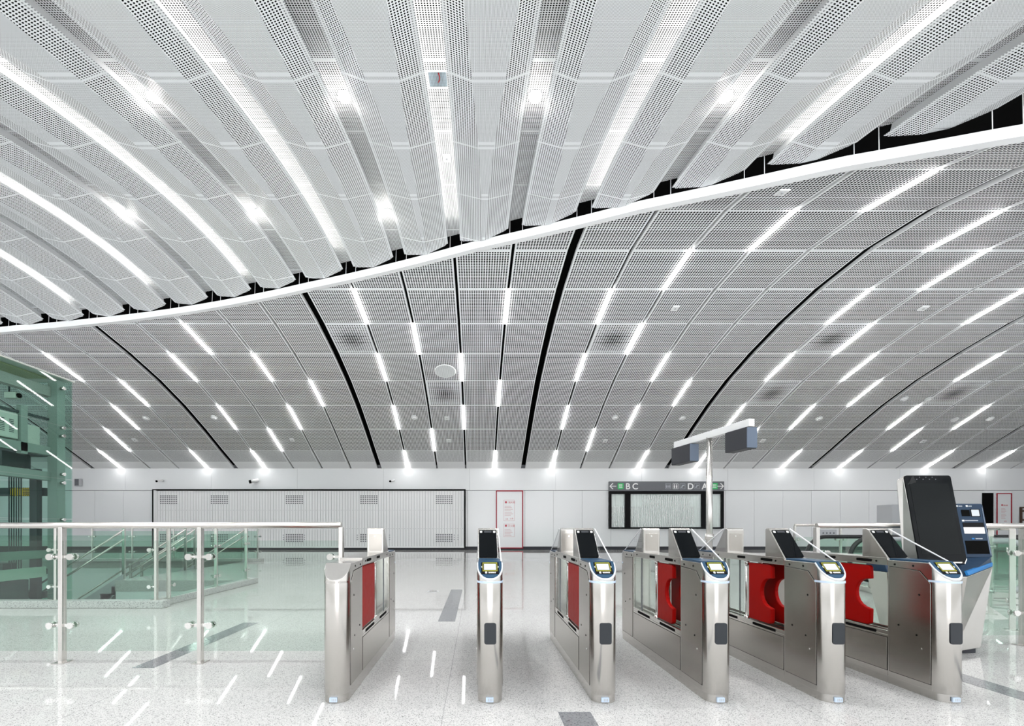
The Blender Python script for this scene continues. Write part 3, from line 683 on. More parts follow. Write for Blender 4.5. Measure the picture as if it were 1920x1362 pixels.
# ------------------------------------------------------------------ glass railings
def railing(name, label, A, B, posts, glass_m='glass', h0=0.0, hand=1.22, group='glass railings', r=0.027, gb=0.105, gt=1.09, clamps=(0.335, 0.945), panes=None, cat='railing', rail_ext=0.0, plate=True):
    A, B = Vector((*A, 0)), Vector((*B, 0)); D = B - A; Ln = D.length; d = D / Ln; n = Vector((d.y, -d.x, 0))     # n: towards the viewer for runs to the right
    t = empty(name, A, label, cat, group)
    MB().tube([d * -rail_ext + Vector((0, 0, hand)), d * (Ln + rail_ext) + Vector((0, 0, hand))], r, 16).build('handrail', 'railsteel', t)
    for s in posts:
        c = d * s
        mb = MB(); w, e = 0.018, 0.026
        q = lambda k, a, b, z: c + d * a + n * b + Vector((0, 0, z))
        mb.loft([q(0, -w, -e, h0), q(0, w, -e, h0), q(0, w, e, h0), q(0, -w, e, h0)], [q(0, -w, -e, hand - r * 0.6), q(0, w, -e, hand - r * 0.6), q(0, w, e, hand - r * 0.6), q(0, -w, e, hand - r * 0.6)])
        p = mb.build('post', 'poststeel', t, 0.003)
        if plate:
            mb = MB(); mb.loft([q(0, -0.05, -0.06, h0), q(0, 0.05, -0.06, h0), q(0, 0.05, 0.06, h0), q(0, -0.05, 0.06, h0)], [q(0, -0.05, -0.06, h0 + 0.008), q(0, 0.05, -0.06, h0 + 0.008), q(0, 0.05, 0.06, h0 + 0.008), q(0, -0.05, 0.06, h0 + 0.008)])
            mb.build('base_plate', 'poststeel', p)
        for z in clamps:
            for sg in (-1, 1):
                if not (-0.05 < s + sg * 0.09 < Ln + 0.05): continue
                cc = c + d * sg * 0.092 + Vector((0, 0, h0 + z))
                mb = MB(); mb.cyl(cc + n * 0.012, cc + n * 0.035, 0.029, 18).cyl(cc - n * 0.035, cc - n * 0.012, 0.029, 18)
                a0 = c + Vector((0, 0, h0 + z)); mb.loft([a0 + Vector((0, 0, q_)) + n * 0.012 * m_ for q_, m_ in ((-0.012, -1), (-0.012, 1), (0.012, 1), (0.012, -1))], [cc + Vector((0, 0, q_)) + n * 0.012 * m_ for q_, m_ in ((-0.012, -1), (-0.012, 1), (0.012, 1), (0.012, -1))])
                mb.build('glass_clamp', 'chrome', p)
    if panes is None: panes = [(a + 0.03, b - 0.03) for a, b in zip(posts, posts[1:])]
    for a, b in panes:
        mb = MB(); q = [d * a - n * 0.006, d * b - n * 0.006, d * b + n * 0.006, d * a + n * 0.006]
        mb.loft([v + Vector((0, 0, h0 + gb)) for v in q], [v + Vector((0, 0, h0 + gt)) for v in q]); mb.build('glass_panel', glass_m, t)
    return t
ZR = 4.05
railing('glass_railing', 'long steel and glass railing at left, ending at the reader-less gate', (-6.2, ZR), (X(640, ZR), ZR), [0.05, 6.2 + X(117, ZR) - 1.235, 6.2 + X(117, ZR), 6.2 + X(376, ZR), 6.2 + X(640, ZR)], hand=1.225)
# stairwell kerb and glass
kb = MB(); kb.box(-34, -4.70, 6.78, 6.95, 0, 0.112); kb.box(-5.06, -4.82, 6.95, 10.0, 0, 0.112); structure(kb.build('kerb', 'granite', None, 0.01))
structure(MB().box(-34, -7.78, 16.35, 16.6, 0, 0.10).build('kerb', 'granite', None, 0.01))
railing('stair_railing', 'green glass railing along the front kerb of the stairwell', (-14.0, 6.9), (-4.86, 6.9), [0.05, 1.6, 3.1, 4.6, 6.1, 7.6, 14 + X(293, 6.9)], 'stairglass', 0.11, 1.23, 'stairwell railings', gb=0.01, gt=0.98, clamps=(0.2, 0.76))
railing('stair_railing', 'green glass railing on the right kerb of the stairwell, running away', (X(310, 7.0) + 0.02, 7.02), (-4.95, 9.85), [0.03, 1.45, 2.7], 'stairglass', 0.11, 1.23, 'stairwell railings', gb=0.01, gt=0.98, clamps=(0.2, 0.76))
railing('stair_railing', 'green glass railing on the far kerb of the stairwell, near the ribbed hoarding', (-14.0, 16.45), (-7.9, 16.45), [0.05, 1.5, 3.0, 4.5, 5.6, 6.05], 'stairglass', 0.10, 1.25, 'stairwell railings', gb=0.01, gt=1.0, clamps=(0.25, 0.8))
# stairs going down to the left
def stairs(label, z0, z1):
    t = empty('staircase', (-8.3, z0, 0), label, 'staircase', 'stairs going down')
    n = 20; W = z1 - z0; mb = MB()
    for k in range(n): mb.box(-(k + 1) * 0.26, -k * 0.26, 0, W, -(k + 1) * 0.168 - 0.2, -(k + 1) * 0.168)
    mb.build('steps', 'granite', t)
    for y in (0.0, W):
        s = 0.04 if y == 0 else -0.04
        MB().loft([(0, y, -0.25), (0, y + s, -0.25), (0, y + s, 0.12), (0, y, 0.12)], [(-n * 0.26, y, -n * 0.168 - 0.25), (-n * 0.26, y + s, -n * 0.168 - 0.25), (-n * 0.26, y + s, -n * 0.168 + 0.12), (-n * 0.26, y, -n * 0.168 + 0.12)]).build('stringer', 'grey', t)
        for h in (1.17, 0.95):
            MB().tube([(0.02, y + s, h), (-n * 0.26, y + s, h - n * 0.168)], 0.024, 10).build('handrail', 'railsteel', t)
        for q in (0.0, 1.56, 3.12, 4.68):
            MB().box(-q - 0.03, -q + 0.03, y + s - 0.02, y + s + 0.02, -q * 0.646 - 0.05, 1.2 - q * 0.646).build('post', 'poststeel', t)
        g = MB(); a, b = (-0.1, 0.08), (-4.9, 0.08)
        g.loft([(a[0], y + s - 0.005, a[0] * 0.646 + 0.1), (a[0], y + s + 0.005, a[0] * 0.646 + 0.1), (a[0], y + s + 0.005, a[0] * 0.646 + 0.9), (a[0], y + s - 0.005, a[0] * 0.646 + 0.9)],
               [(b[0], y + s - 0.005, b[0] * 0.646 + 0.1), (b[0], y + s + 0.005, b[0] * 0.646 + 0.1), (b[0], y + s + 0.005, b[0] * 0.646 + 0.9), (b[0], y + s - 0.005, b[0] * 0.646 + 0.9)])
        g.build('glass_panel', 'glass', t)
stairs('nearer flight of stairs descending to the left behind the green glass', 10.62, 12.95)
stairs('farther flight of stairs descending to the left behind the nearer flight', 13.3, 16.3)

# right-hand railings
railing('glass_railing', 'steel and glass railing at right, running behind the blue kiosk', (X(1531, 4.64), 4.64), (8.4, 4.64), [0.0, X(1918, 4.64) - X(1531, 4.64), 4.0], hand=1.225)
railing('glass_railing', 'glass railing at right running away diagonally behind the kiosk', (X(1898, 5.34), 5.34), (7.2, 6.36), [0.0, 1.3], 'stairglass', hand=1.2)
railing('glass_railing', 'distant glass railing beside the escalators, far behind the last gate', (X(1490, 10.4), 10.4), (15.0, 10.4), [0.0, 1.05, 2.2, 3.7, 5.2, 6.7], hand=1.27, gt=1.0)
t = empty('notice_plate', (X(1552, 10.35), 10.34, 0), 'small grey pictogram plate on the distant railing behind the last gate', 'notice')
MB().box(-0.19, 0.19, -0.012, 0.012, 1.01, 1.17).build('plate', 'grey', t, 0.005)
for q in range(4): MB().cyl((-0.12 + q * 0.08, -0.0125, 1.09), (-0.12 + q * 0.08, -0.016, 1.09), 0.02, 12).build('pictogram', 'signgrey', t)

# ------------------------------------------------------------------ escalators at right
def escalator(label, x0, y, sgn, length, hand=1.02, rad=0.40, g='glass', belt='rubber'):
    """newel at x0 pointing to -sgn; two balustrades 1.1 m apart"""
    t = empty('escalator', (x0, y, 0), label, 'escalator', 'escalators behind the gates')
    MB().box(0.0, sgn * length, -0.12, 1.22, 0.0, 0.10).build('deck', 'poststeel', t, 0.01)
    mb = MB()
    for q in range(int(length / 0.1) - 2): mb.box(sgn * (0.3 + q * 0.1), sgn * (0.38 + q * 0.1), 0.05, 1.05, 0.10, 0.115)
    mb.build('step_treads', 'grey', t)
    zc_ = hand - rad
    arc_ = [(-math.sin(a) * rad * sgn + sgn * rad * 0.2, zc_ + math.cos(a) * rad) for a in np.linspace(0, PI, 19)]
    for yy in (0.0, 1.1):
        path = [(sgn * length, yy, hand)] + [(x, yy, z) for x, z in arc_] + [(sgn * (rad * 0.2 + 0.6), yy, zc_ - rad)]
        MB().tube(path, 0.042, 12).build('handrail_belt', belt, t)
        outl = [(sgn * length, 0.1), (sgn * length, hand - 0.04)] + [(x * 0.93 if True else x, zc_ + (z - zc_) * 0.9) for x, z in arc_] + [(sgn * 0.3, 0.1)]
        mb = MB(); mb.prism_y(outl, yy - 0.006, yy + 0.006); mb.build('glass_balustrade', g, t)
        MB().box(sgn * 0.1, sgn * length, yy - 0.09, yy + 0.09, 0.10, 0.24).build('skirt', 'steel', t, 0.01)
escalator('escalator with black handrails curving down, seen between the last two gates', 7.35, 8.55, 1, 7.0)
escalator('escalator at far right, its rounded glass end behind the green railing', 8.5, 7.2, -1, 1.25, 1.0, 0.40, 'stairglass', 'grey')
tag(MB().box(X(1672, 13), X(1700, 13), 13, 13.5, 0, H(946, 13)).build('switch_cabinet', 'grey', None, 0.02), 'plain grey cabinet far behind the tall kiosk screen', 'cabinet')

# ------------------------------------------------------------------ service kiosk
k = empty('ticket_kiosk', (4.45, 4.35, 0), 'blue and steel ticket kiosk with a tall tilted black screen beside the last gate', 'kiosk')
kx = lambda p: (p[0] - 4.45, p[1] - 4.35, p[2])
def poly(name, mats, a, b, par=None, bev=0.004): return MB().loft([kx(p) for p in a], [kx(p) for p in b]).build(name, mats, par or k, bev)
poly('plinth', 'dark', [(4.2, 4.32, 0), (4.80, 4.36, 0), (4.84, 4.5, 0), (4.2, 4.5, 0)], [(4.2, 4.32, 0.05), (4.80, 4.36, 0.05), (4.84, 4.5, 0.05), (4.2, 4.5, 0.05)])
poly('base', 'steel', [(4.05, 4.40, 0.045), (4.44, 4.22, 0.045), (4.87, 4.38, 0.045), (4.90, 4.54, 0.045), (4.08, 4.54, 0.045)],
     [(3.92, 4.33, 0.78), (4.385, 4.055, 0.765), (5.03, 4.42, 0.825), (5.05, 4.57, 0.825), (3.92, 4.57, 0.78)], None, 0.006)
sh = poly('shelf', 'kioskblue', [(3.92, 4.33, 0.782), (4.385, 4.055, 0.767), (5.032, 4.42, 0.827), (5.052, 4.57, 0.827), (3.92, 4.57, 0.782)],
          [(3.93, 4.40, 0.93), (4.45, 4.33, 0.905), (5.012, 4.42, 0.918), (5.04, 4.57, 0.92), (3.93, 4.57, 0.93)], None, 0.004)
a, b = Vector((4.40, 4.058, 0.776)), Vector((5.0, 4.398, 0.832)); n_ = Vector((0.49, -0.87, 0))
mb = MB(); r0 = [a + n_ * 0.0 + Vector((0, 0.02, 0)), b + Vector((0, 0.02, 0)), b + Vector((0, 0.02, 0.035)), a + Vector((0, 0.035, 0.035))]
mb.loft([kx(p) for p in r0], [kx(p + n_ * 0.018) for p in r0]); mb.build('accent_stripe', 'brightblue', sh)
# payment panel, right
def tilt(x, s, off, z0=4.42, h0=0.915, top=(4.51, 1.444)):
    e = Vector((0, top[0] - z0, top[1] - h0)); L_ = e.length; e /= L_; n = Vector((0, -e.z, e.y)); return Vector((x, z0, h0)) + e * s + n * off
def onpanel(name, m_, x0, x1, s0, s1, o0, o1, par, f=tilt, rad=0.004, bev=0):
    r_ = rrect(x0, x1, s0, s1, rad, 3); return MB().loft([kx(f(x, s, o0)) for x, s in r_], [kx(f(x, s, o1)) for x, s in r_]).build(name, m_, par, bev)
pp = onpanel('payment_panel', 'kioskblue', 4.40, 5.03, 0.0, 0.537, -0.10, 0.0, k, tilt, 0.02, 0.004)
q = lambda p, z=4.46: X(p, z)
q1, q2, q3 = (lambda p: X(p, 4.433)), (lambda p: X(p, 4.47)), (lambda p: X(p, 4.496))
onpanel('note_slot', 'black', q3(1802), q3(1817.7), 0.41, 0.475, -0.01, 0.002, pp)
onpanel('reader_frame', 'blackplastic', q3(1819), q3(1837), 0.405, 0.482, -0.01, 0.002, pp)
onpanel('lit_window', 'lcd2', q3(1821), q3(1835), 0.412, 0.475, 0.0, 0.0035, pp)
onpanel('ticket_tray', 'poststeel', q2(1806), q2(1845), 0.235, 0.345, -0.01, 0.002, pp)
onpanel('tray_hood', 'blackplastic', q2(1806), q2(1845), 0.30, 0.345, -0.01, 0.003, pp)
onpanel('coin_tray', 'black', q1(1812), q1(1854), 0.035, 0.165, -0.01, 0.002, pp)
for x0, x1, s0, s1, m_ in ((1801, 1804.5, 0.505, 0.52, 'whiteink'), (1806, 1813, 0.507, 0.516, 'greyink'), (1820, 1823.5, 0.505, 0.52, 'whiteink'), (1825, 1831, 0.507, 0.516, 'greyink'),
                           (1808, 1812, 0.358, 0.374, 'whiteink'), (1813, 1838, 0.362, 0.371, 'greyink'), (1820, 1825, 0.178, 0.192, 'brightblue'), (1827, 1840, 0.18, 0.19, 'greyink')):
    onpanel('caption_marks', m_, q(x0), q(x1), s0, s1, 0.0, 0.0025, pp, tilt, 0.001)
onpanel('side_trim', 'darkedge', 5.012, 5.02, 0.02, 0.50, 0.0, 0.003, pp, tilt, 0.001)
# tall tilted screen
def scr(x, s, off): return tilt(x, s, off, 4.19, 0.905, (4.335, 1.705))
hs = MB().loft([kx(p) for p in (scr(4.10, -0.02, -0.012), scr(4.50, -0.03, -0.012), scr(4.531, 0.02, -0.012), scr(4.531, 0.80, -0.012), scr(4.51, 0.815, -0.012), scr(4.105, 0.815, -0.012), scr(4.086, 0.80, -0.012))],
          [kx(p) for p in (scr(4.06, -0.06, -0.14), scr(4.50, -0.06, -0.14), scr(4.531, -0.02, -0.14), scr(4.531, 0.78, -0.05), scr(4.50, 0.80, -0.05), scr(4.09, 0.80, -0.05), scr(4.062, 0.78, -0.06))]).build('screen_case', 'steel', k, 0.004)
onpanel('screen_glass', 'screen', 4.088, 4.529, -0.015, 0.813, -0.012, 0.0, hs, scr, 0.022)
M['lcdoff'] = mat('switched off display', (0.008, 0.0095, 0.010), 0.14, 0, 0.08)
onpanel('display', 'lcdoff', 4.125, 4.492, 0.055, 0.735, -0.002, 0.0015, hs, scr, 0.003)
mb = MB()
for w in range(7): mb.cyl(kx(scr(4.20 + w * 0.03, 0.775 + (w % 2) * 0.02, 0)), kx(scr(4.20 + w * 0.03, 0.775 + (w % 2) * 0.02, 0.002)), 0.004, 8)
mb.build('camera_dots', 'signgrey', hs)
film = MB(); film.loft([kx(scr(4.10, 0.72, 0.002)), kx(scr(4.19, 0.745, 0.002)), kx(scr(4.15, 0.808, 0.02))], [kx(scr(4.10, 0.72, 0.003)), kx(scr(4.19, 0.745, 0.003)), kx(scr(4.15, 0.808, 0.022))]); film.build('peeling_film', 'clear', hs)
MB().loft([kx(scr(4.505, -0.025, 0.001)), kx(scr(4.531, 0.02, 0.001)), kx(scr(4.531, 0.005, 0.001)), kx(scr(4.505, -0.04, 0.001))], [kx(scr(4.505, -0.025, -0.10)), kx(scr(4.531, 0.02, -0.10)), kx(scr(4.531, 0.005, -0.10)), kx(scr(4.505, -0.04, -0.10))]).build('silver_corner', 'chrome', hs)

# ------------------------------------------------------------------ pole with two display boxes
zp = 8.0; xp = X(1330, zp); t = empty('signal_pole', (xp, zp, 0), 'white pole with a crossbar carrying two dark display boxes, behind the gates', 'pole')
hb = H(823, zp)
MB().cyl((0, 0, 0), (0, 0, hb + 0.02), 0.052, 20).build('post', 'poststeel', t)
MB().cyl((0, 0, 0), (0, 0, 0.02), 0.12, 20).build('base_plate', 'poststeel', t)
MB().cyl((0, 0, 1.0), (0, 0, 1.1), 0.075, 20).build('collar', 'poststeel', t)
bd = Vector((X(1410, 7.05) - X(1270, 8.95), 7.05 - 8.95, 0)).normalized(); bn = Vector((-bd.y, bd.x, 0)); bn = bn if bn.y < 0 or bn.x < 0 else -bn
def obox(name, m_, s0, s1, n0, n1, z0, z1, par, bev=0.0):
    r_ = [bd * s + bn * n for s, n in ((s0, n0), (s1, n0), (s1, n1), (s0, n1))]
    return MB().loft([p + Vector((0, 0, z0)) for p in r_], [p + Vector((0, 0, z1)) for p in r_]).build(name, m_, par, bev)
obox('crossbar', 'whitemat', -0.98, 0.98, -0.05, 0.05, hb, hb + 0.12, t, 0.004)
for s0, s1 in ((-1.0, -0.42), (0.50, 0.98)):
    b = obox('display_box', 'dark', s0, s1, -0.09, 0.09, hb - 0.34, hb - 0.005, t, 0.012)
    obox('end_trim', 'darkedge', s1 - 0.004, s1 + 0.012, -0.085, 0.085, hb - 0.33, hb - 0.015, b)

# ------------------------------------------------------------------ things on the back wall
YW = ZW - 0.02
def wx(px): return (px - PX) * 25.2 / F
def wh(py): return EYE + (PY - py) * 25.2 / F
# ribbed hoarding
x0, x1, h1 = wx(288), wx(873), wh(918)
t = empty('hoarding', (x0, YW, 0), 'long white ribbed metal hoarding framed in black against the back wall', 'hoarding')
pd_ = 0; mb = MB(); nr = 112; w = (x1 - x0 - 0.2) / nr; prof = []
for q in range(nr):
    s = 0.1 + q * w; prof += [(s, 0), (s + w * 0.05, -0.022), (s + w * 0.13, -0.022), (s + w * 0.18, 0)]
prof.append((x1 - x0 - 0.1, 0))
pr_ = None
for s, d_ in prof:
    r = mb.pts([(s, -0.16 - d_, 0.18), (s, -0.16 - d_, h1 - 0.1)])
    if pr_: mb.face([pr_[0], r[0], r[1], pr_[1]], 1 if d_ and pd_ else 0)  # grey on the groove floors stands in for their shade
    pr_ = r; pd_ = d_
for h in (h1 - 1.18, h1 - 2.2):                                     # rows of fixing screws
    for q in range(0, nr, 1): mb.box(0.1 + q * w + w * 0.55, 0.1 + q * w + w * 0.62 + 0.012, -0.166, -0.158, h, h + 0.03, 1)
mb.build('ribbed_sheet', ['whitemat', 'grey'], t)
mb = MB(); Wd = x1 - x0
mb.box(0, Wd, -0.2, 0, h1 - 0.06, h1); mb.box(0, 0.07, -0.2, 0, 0.12, h1 - 0.06); mb.box(Wd - 0.07, Wd, -0.2, 0, 0.12, h1 - 0.06); mb.build('border', 'black', t)
mb = MB(); mb.box(0.07, 0.2, -0.19, -0.02, 0.12, h1 - 0.06); mb.box(0.2, Wd - 0.07, -0.19, -0.02, 0.12, 0.2); mb.build('edge_strip', 'whitemat', t)
def vent(px0, px1, py0, py1):
    a, b, c_, d_ = wx(px0) - x0, wx(px1) - x0, wh(py1), wh(py0)
    v = MB().box(a, b, -0.19, -0.15, c_, d_).build('vent', 'whitemat', t)
    mb = MB(); nx, ny = 8, 5; pw, ph = (b - a) / nx, (d_ - c_) / ny
    for i in range(nx):
        for j in range(ny): mb.box(a + pw * (i + 0.14), a + pw * (i + 0.86), -0.192, -0.186, c_ + ph * (j + 0.18), c_ + ph * (j + 0.78))
    mb.build('louvre_slots', 'signgrey', v)
for a, b in ((302, 335), (397, 430), (537, 570), (676, 709), (817, 849)):
    vent(a, b, 929, 946); vent(a, b, 1001, 1017)
for px in (533, 572, 671, 731, 852, 859):
    mb = MB()
    for dz in (0, 0.12, 0.24): mb.cyl((wx(px) - x0, -0.17, wh(1012) + dz), (wx(px) - x0, -0.2, wh(1012) + dz), 0.035, 10)
    mb.build('hinge_bolts', 'grey', t)
# red framed hydrant doors
def hydrant(pa, pb, pt, pbm, label, lines):
    a, b, c_, d_ = wx(pa), wx(pb), wh(pbm), wh(pt); w = b - a
    t = empty('hydrant_door', (a, YW, 0), label, 'door', 'red framed hydrant doors')
    MB().box(0, w, -0.05, 0, c_, d_).build('leaf', 'white', t)
    mb = MB(); e = 0.055
    mb.box(0, w, -0.065, -0.04, d_ - e, d_); mb.box(0, w, -0.065, -0.04, c_, c_ + e); mb.box(0, e, -0.065, -0.04, c_ + e, d_ - e); mb.box(w - e, w, -0.065, -0.04, c_ + e, d_ - e); mb.build('frame', 'redframe', t)
    for kind, x_, h, v in lines:
        if kind == 't':
            text('lettering', v[0], v[1], v[2], t, (x_, -0.052, h))
        else:
            mb = MB()
            if kind == 'r':
                (ww, hh) = v; l_ = 0.012
                for q in ((x_, x_ + ww, h, h + l_), (x_, x_ + ww, h + hh - l_, h + hh), (x_, x_ + l_, h, h + hh), (x_ + ww - l_, x_ + ww, h, h + hh)): mb.box(q[0], q[1], -0.053, -0.049, q[2], q[3])
                mb.build('printed_border', 'pinkink', t)
            elif kind == 'l':
                for q in range(v[0]): mb.box(x_, x_ + v[1] * (0.75 + 0.25 * ((q * 7) % 3) / 2), -0.053, -0.049, h - q * v[2], h - q * v[2] + 0.02)
                mb.build('fine_print', 'pinkink', t)
            else:
                mb.box(x_, x_ + v, -0.053, -0.049, h, h + v); mb.build('pictogram', 'redink', t)
hydrant(930, 981, 920, 1029, 'white hydrant door framed in red behind the centre gates', [
    ('r', 0.43, wh(977), (0.60, 1.16)), ('q', 0.50, wh(944), 0.11), ('t', 0.68, wh(944), ('消火栓', 0.13, 'redink')), ('l', 0.48, wh(950), (7, 0.46, 0.085)),
    ('t', 0.52, wh(974.5), ('火警', 0.075, 'redink')), ('t', 0.76, wh(974.5), ('119', 0.13, 'redink')),
    ('r', 0.43, wh(1007), (0.60, 0.72)), ('q', 0.50, wh(988), 0.11), ('t', 0.66, wh(988), ('灭火器', 0.13, 'redink')), ('l', 0.48, wh(993.5), (5, 0.44, 0.085))])
hydrant(1869.5, 1898.5, 925, 1029, 'narrower hydrant door framed in red at far right beside a dark opening', [
    ('q', 0.27, wh(949), 0.09), ('t', 0.38, wh(949), ('消火栓', 0.085, 'redink')), ('l', 0.26, wh(954), (8, 0.28, 0.08)), ('t', 0.42, wh(979), ('119', 0.09, 'redink'))])
structure(MB().box(wx(1845), wx(1865.5), YW - 0.012, YW + 0.05, 0.0, wh(924.5)).build('door_1', 'black'))
t = empty('picture_frame', (wx(1915), YW, 0), 'dark brown frame on the wall at far right edge', 'frame')
mb = MB(); mb.box(0, 0.09, -0.06, 0, wh(981), wh(951)); mb.box(0.09, 0.7, -0.06, 0, wh(953), wh(951)); mb.box(0.09, 0.7, -0.06, 0, wh(960), wh(957)); mb.box(0.09, 0.7, -0.06, 0, wh(977), wh(974)); mb.build('bars', 'brown', t)
# ticket office window with direction sign above
a, b = wx(1141.5), wx(1356)
t = empty('service_window', (a, YW, 0), 'wide glazed window in a black frame with pale roller curtains below the direction sign', 'window')
W_ = b - a; zb, zt = wh(992), wh(921.6); u = W_ / 214.5
mb = MB(); fz0, fz1 = zb + 0.09, zt - 0.16
for q in ((0, W_, zb, fz0), (0, W_, fz1, zt), (0, 4.5 * u, fz0, fz1), (30 * u, 40 * u, fz0, fz1), (173 * u, 184 * u, fz0, fz1), (W_ - 4.5 * u, W_, fz0, fz1)): mb.box(q[0], q[1], -0.16, 0, q[2], q[3])
mb.build('frame', 'blackplastic', t, 0.006)
for s0, s1 in ((4.5, 30), (40, 173), (184, 210)):
    mb = MB(); n = max(4, int((s1 - s0) * u / 0.19)); pr_ = None
    for q in range(n * 6 + 1):
        x_ = s0 * u + (s1 - s0) * u * q / (n * 6); y_ = -0.04 - 0.018 * abs(math.sin(q * PI / 6)) ** 0.6
        r = mb.pts([(x_, y_, fz0), (x_, y_, fz1)])
        if pr_: mb.face([pr_[0], r[0], r[1], pr_[1]], 0, None, True)
        pr_ = r
    mb.build('curtain', 'curtain', t)
    MB().box(s0 * u, s1 * u, -0.12, -0.11, fz0, fz1).build('pane', 'pane', t)
mb = MB(); fh = fz0 + (fz1 - fz0) * 0.62
for s0, s1, a0, a1 in ((5, 29.5, fz0, fh), (40.5, 84, fz0, fh), (84, 138, fz0, fh), (62, 152, fh, fz1 - 0.05), (138, 160, fz0 + 0.1, fh)):
    mb.box(s0 * u, s1 * u, -0.1235, -0.1215, a0, a1)
mb.build('protective_film', 'film', t)
t = empty('direction_sign', (a, YW - 0.02, 0), 'dark grey direction sign reading B C and D A over the glazed window', 'sign')
sz0, sz1 = wh(921.5), wh(903.5)
MB().box(0, W_, -0.17, 0, sz0, sz1).build('board', 'signgrey', t, 0.005)
sx = lambda px: wx(px) - a
hc = (sz0 + sz1) / 2; ih = 0.36; fy = -0.172
for px_, ch in ((1171.5, 'B'), (1184, 'C'), (1287, 'D'), (1314, 'A')): text('letter', ch, 0.47, 'whiteink', t, (sx(px_), fy, hc - 0.165), bold=0.008)
def arrow(px, sg):
    mb = MB(); c_ = sx(px); l_ = 0.16
    mb.box(c_ - l_, c_ + l_, fy - 0.004, fy, hc - 0.022, hc + 0.022)
    for s_ in (-1, 1):
        r_ = [(c_ + sg * l_, hc), (c_ + sg * (l_ - 0.16), hc + s_ * 0.16), (c_ + sg * (l_ - 0.10), hc + s_ * 0.165), (c_ + sg * (l_ + 0.06), hc)]
        mb.loft([(x, fy, z) for x, z in r_], [(x, fy - 0.004, z) for x, z in r_])
    mb.build('arrow', 'whiteink', t)
arrow(1149, -1); arrow(1348, 1)
for px in (1162.5, 1338):
    c_ = sx(px); r_ = rrect(c_ - 0.165, c_ + 0.165, hc - 0.165, hc + 0.165, 0.03)
    g = MB().prism_y(r_, fy - 0.004, fy).build('exit_square', 'green', t)
    mb = MB()
    for i in range(3):
        for j in range(2): mb.box(c_ - 0.1 + i * 0.07, c_ - 0.05 + i * 0.07, fy - 0.006, fy - 0.003, hc - 0.02 + j * 0.07, hc + 0.03 + j * 0.07)
    mb.box(c_ - 0.1, c_ + 0.1, fy - 0.006, fy - 0.003, hc - 0.09, hc - 0.06); mb.build('exit_glyph', 'whiteink', g)
def square(px, w=0.15):
    c_ = sx(px); mb = MB(); l_ = 0.014
    for q in ((c_ - w, c_ + w, hc - w, hc - w + l_), (c_ - w, c_ + w, hc + w - l_, hc + w), (c_ - w, c_ - w + l_, hc - w, hc + w), (c_ + w - l_, c_ + w, hc - w, hc + w)): mb.box(q[0], q[1], fy - 0.003, fy, q[2], q[3])
    return c_, mb
def figure(mb, x, s=1.0):
    mb.cyl((x, fy, hc + 0.09 * s), (x, fy - 0.004, hc + 0.09 * s), 0.024 * s, 10)
    r_ = [(x - 0.03 * s, hc + 0.055 * s), (x - 0.036 * s, hc - 0.03 * s), (x - 0.02 * s, hc - 0.12 * s), (x + 0.02 * s, hc - 0.12 * s), (x + 0.036 * s, hc - 0.03 * s), (x + 0.03 * s, hc + 0.055 * s)]
    mb.loft([(p[0], fy, p[1]) for p in r_], [(p[0], fy - 0.004, p[1]) for p in r_])
c_, mb = square(1251); [figure(mb, c_ + d_, 0.75) for d_ in (-0.09, 0.0, 0.09)]; mb.build('pictogram', 'greyink', t)
c_, mb = square(1265); figure(mb, c_ - 0.06, 1.0); figure(mb, c_ + 0.06, 1.0); mb.build('pictogram', 'whiteink', t)
for px in (1278, 1305):
    c_, mb = square(px)
    r_ = [(-0.10, -0.08), (-0.05, -0.08), (0.05, 0.03), (0.10, 0.03), (0.10, 0.07), (0.03, 0.07), (-0.07, -0.04), (-0.10, -0.04)]
    mb.loft([(c_ + p[0], fy, hc + p[1]) for p in r_], [(c_ + p[0], fy - 0.004, hc + p[1]) for p in r_]); figure(mb, c_ - 0.02, 0.7); mb.build('pictogram', 'greyink', t)
# cameras and speaker on the fascia
def cctv(px, py, s, label):
    t = empty('security_camera', (wx(px), YW - 0.02, wh(py)), label, 'camera', 'security cameras on the wall fascia')
    MB().box(-0.05 * s, 0.05 * s, -0.08, 0, 0.0, 0.09 * s).build('bracket', 'whitemat', t, 0.005)
    MB().cyl((0.10 * s, -0.12, 0.06 * s), (-0.10 * s, -0.34, -0.02), 0.055 * s, 14).build('body', 'whitemat', t)
    MB().cyl((-0.09 * s, -0.33, -0.015), (-0.135 * s, -0.385, -0.035), 0.06 * s, 14).build('lens_hood', 'black', t)
cctv(480, 904, 1.6, 'white security camera with cable above the hoarding, largest of three')
cctv(304, 903, 0.9, 'small dark-lensed security camera above the hoarding left end')
cctv(737, 903, 0.9, 'small dark-lensed security camera above the right half of the hoarding')
t = empty('wall_speaker', (wx(148), YW - 0.02, wh(905)), 'grey box loudspeaker on the white wall beside the lift shaft', 'loudspeaker')
MB().box(-0.14, 0.14, -0.2, 0, -0.22, 0.2).build('body', 'grey', t, 0.02); MB().box(-0.11, 0.11, -0.207, -0.198, -0.18, 0.16).build('grille', 'signgrey', t)

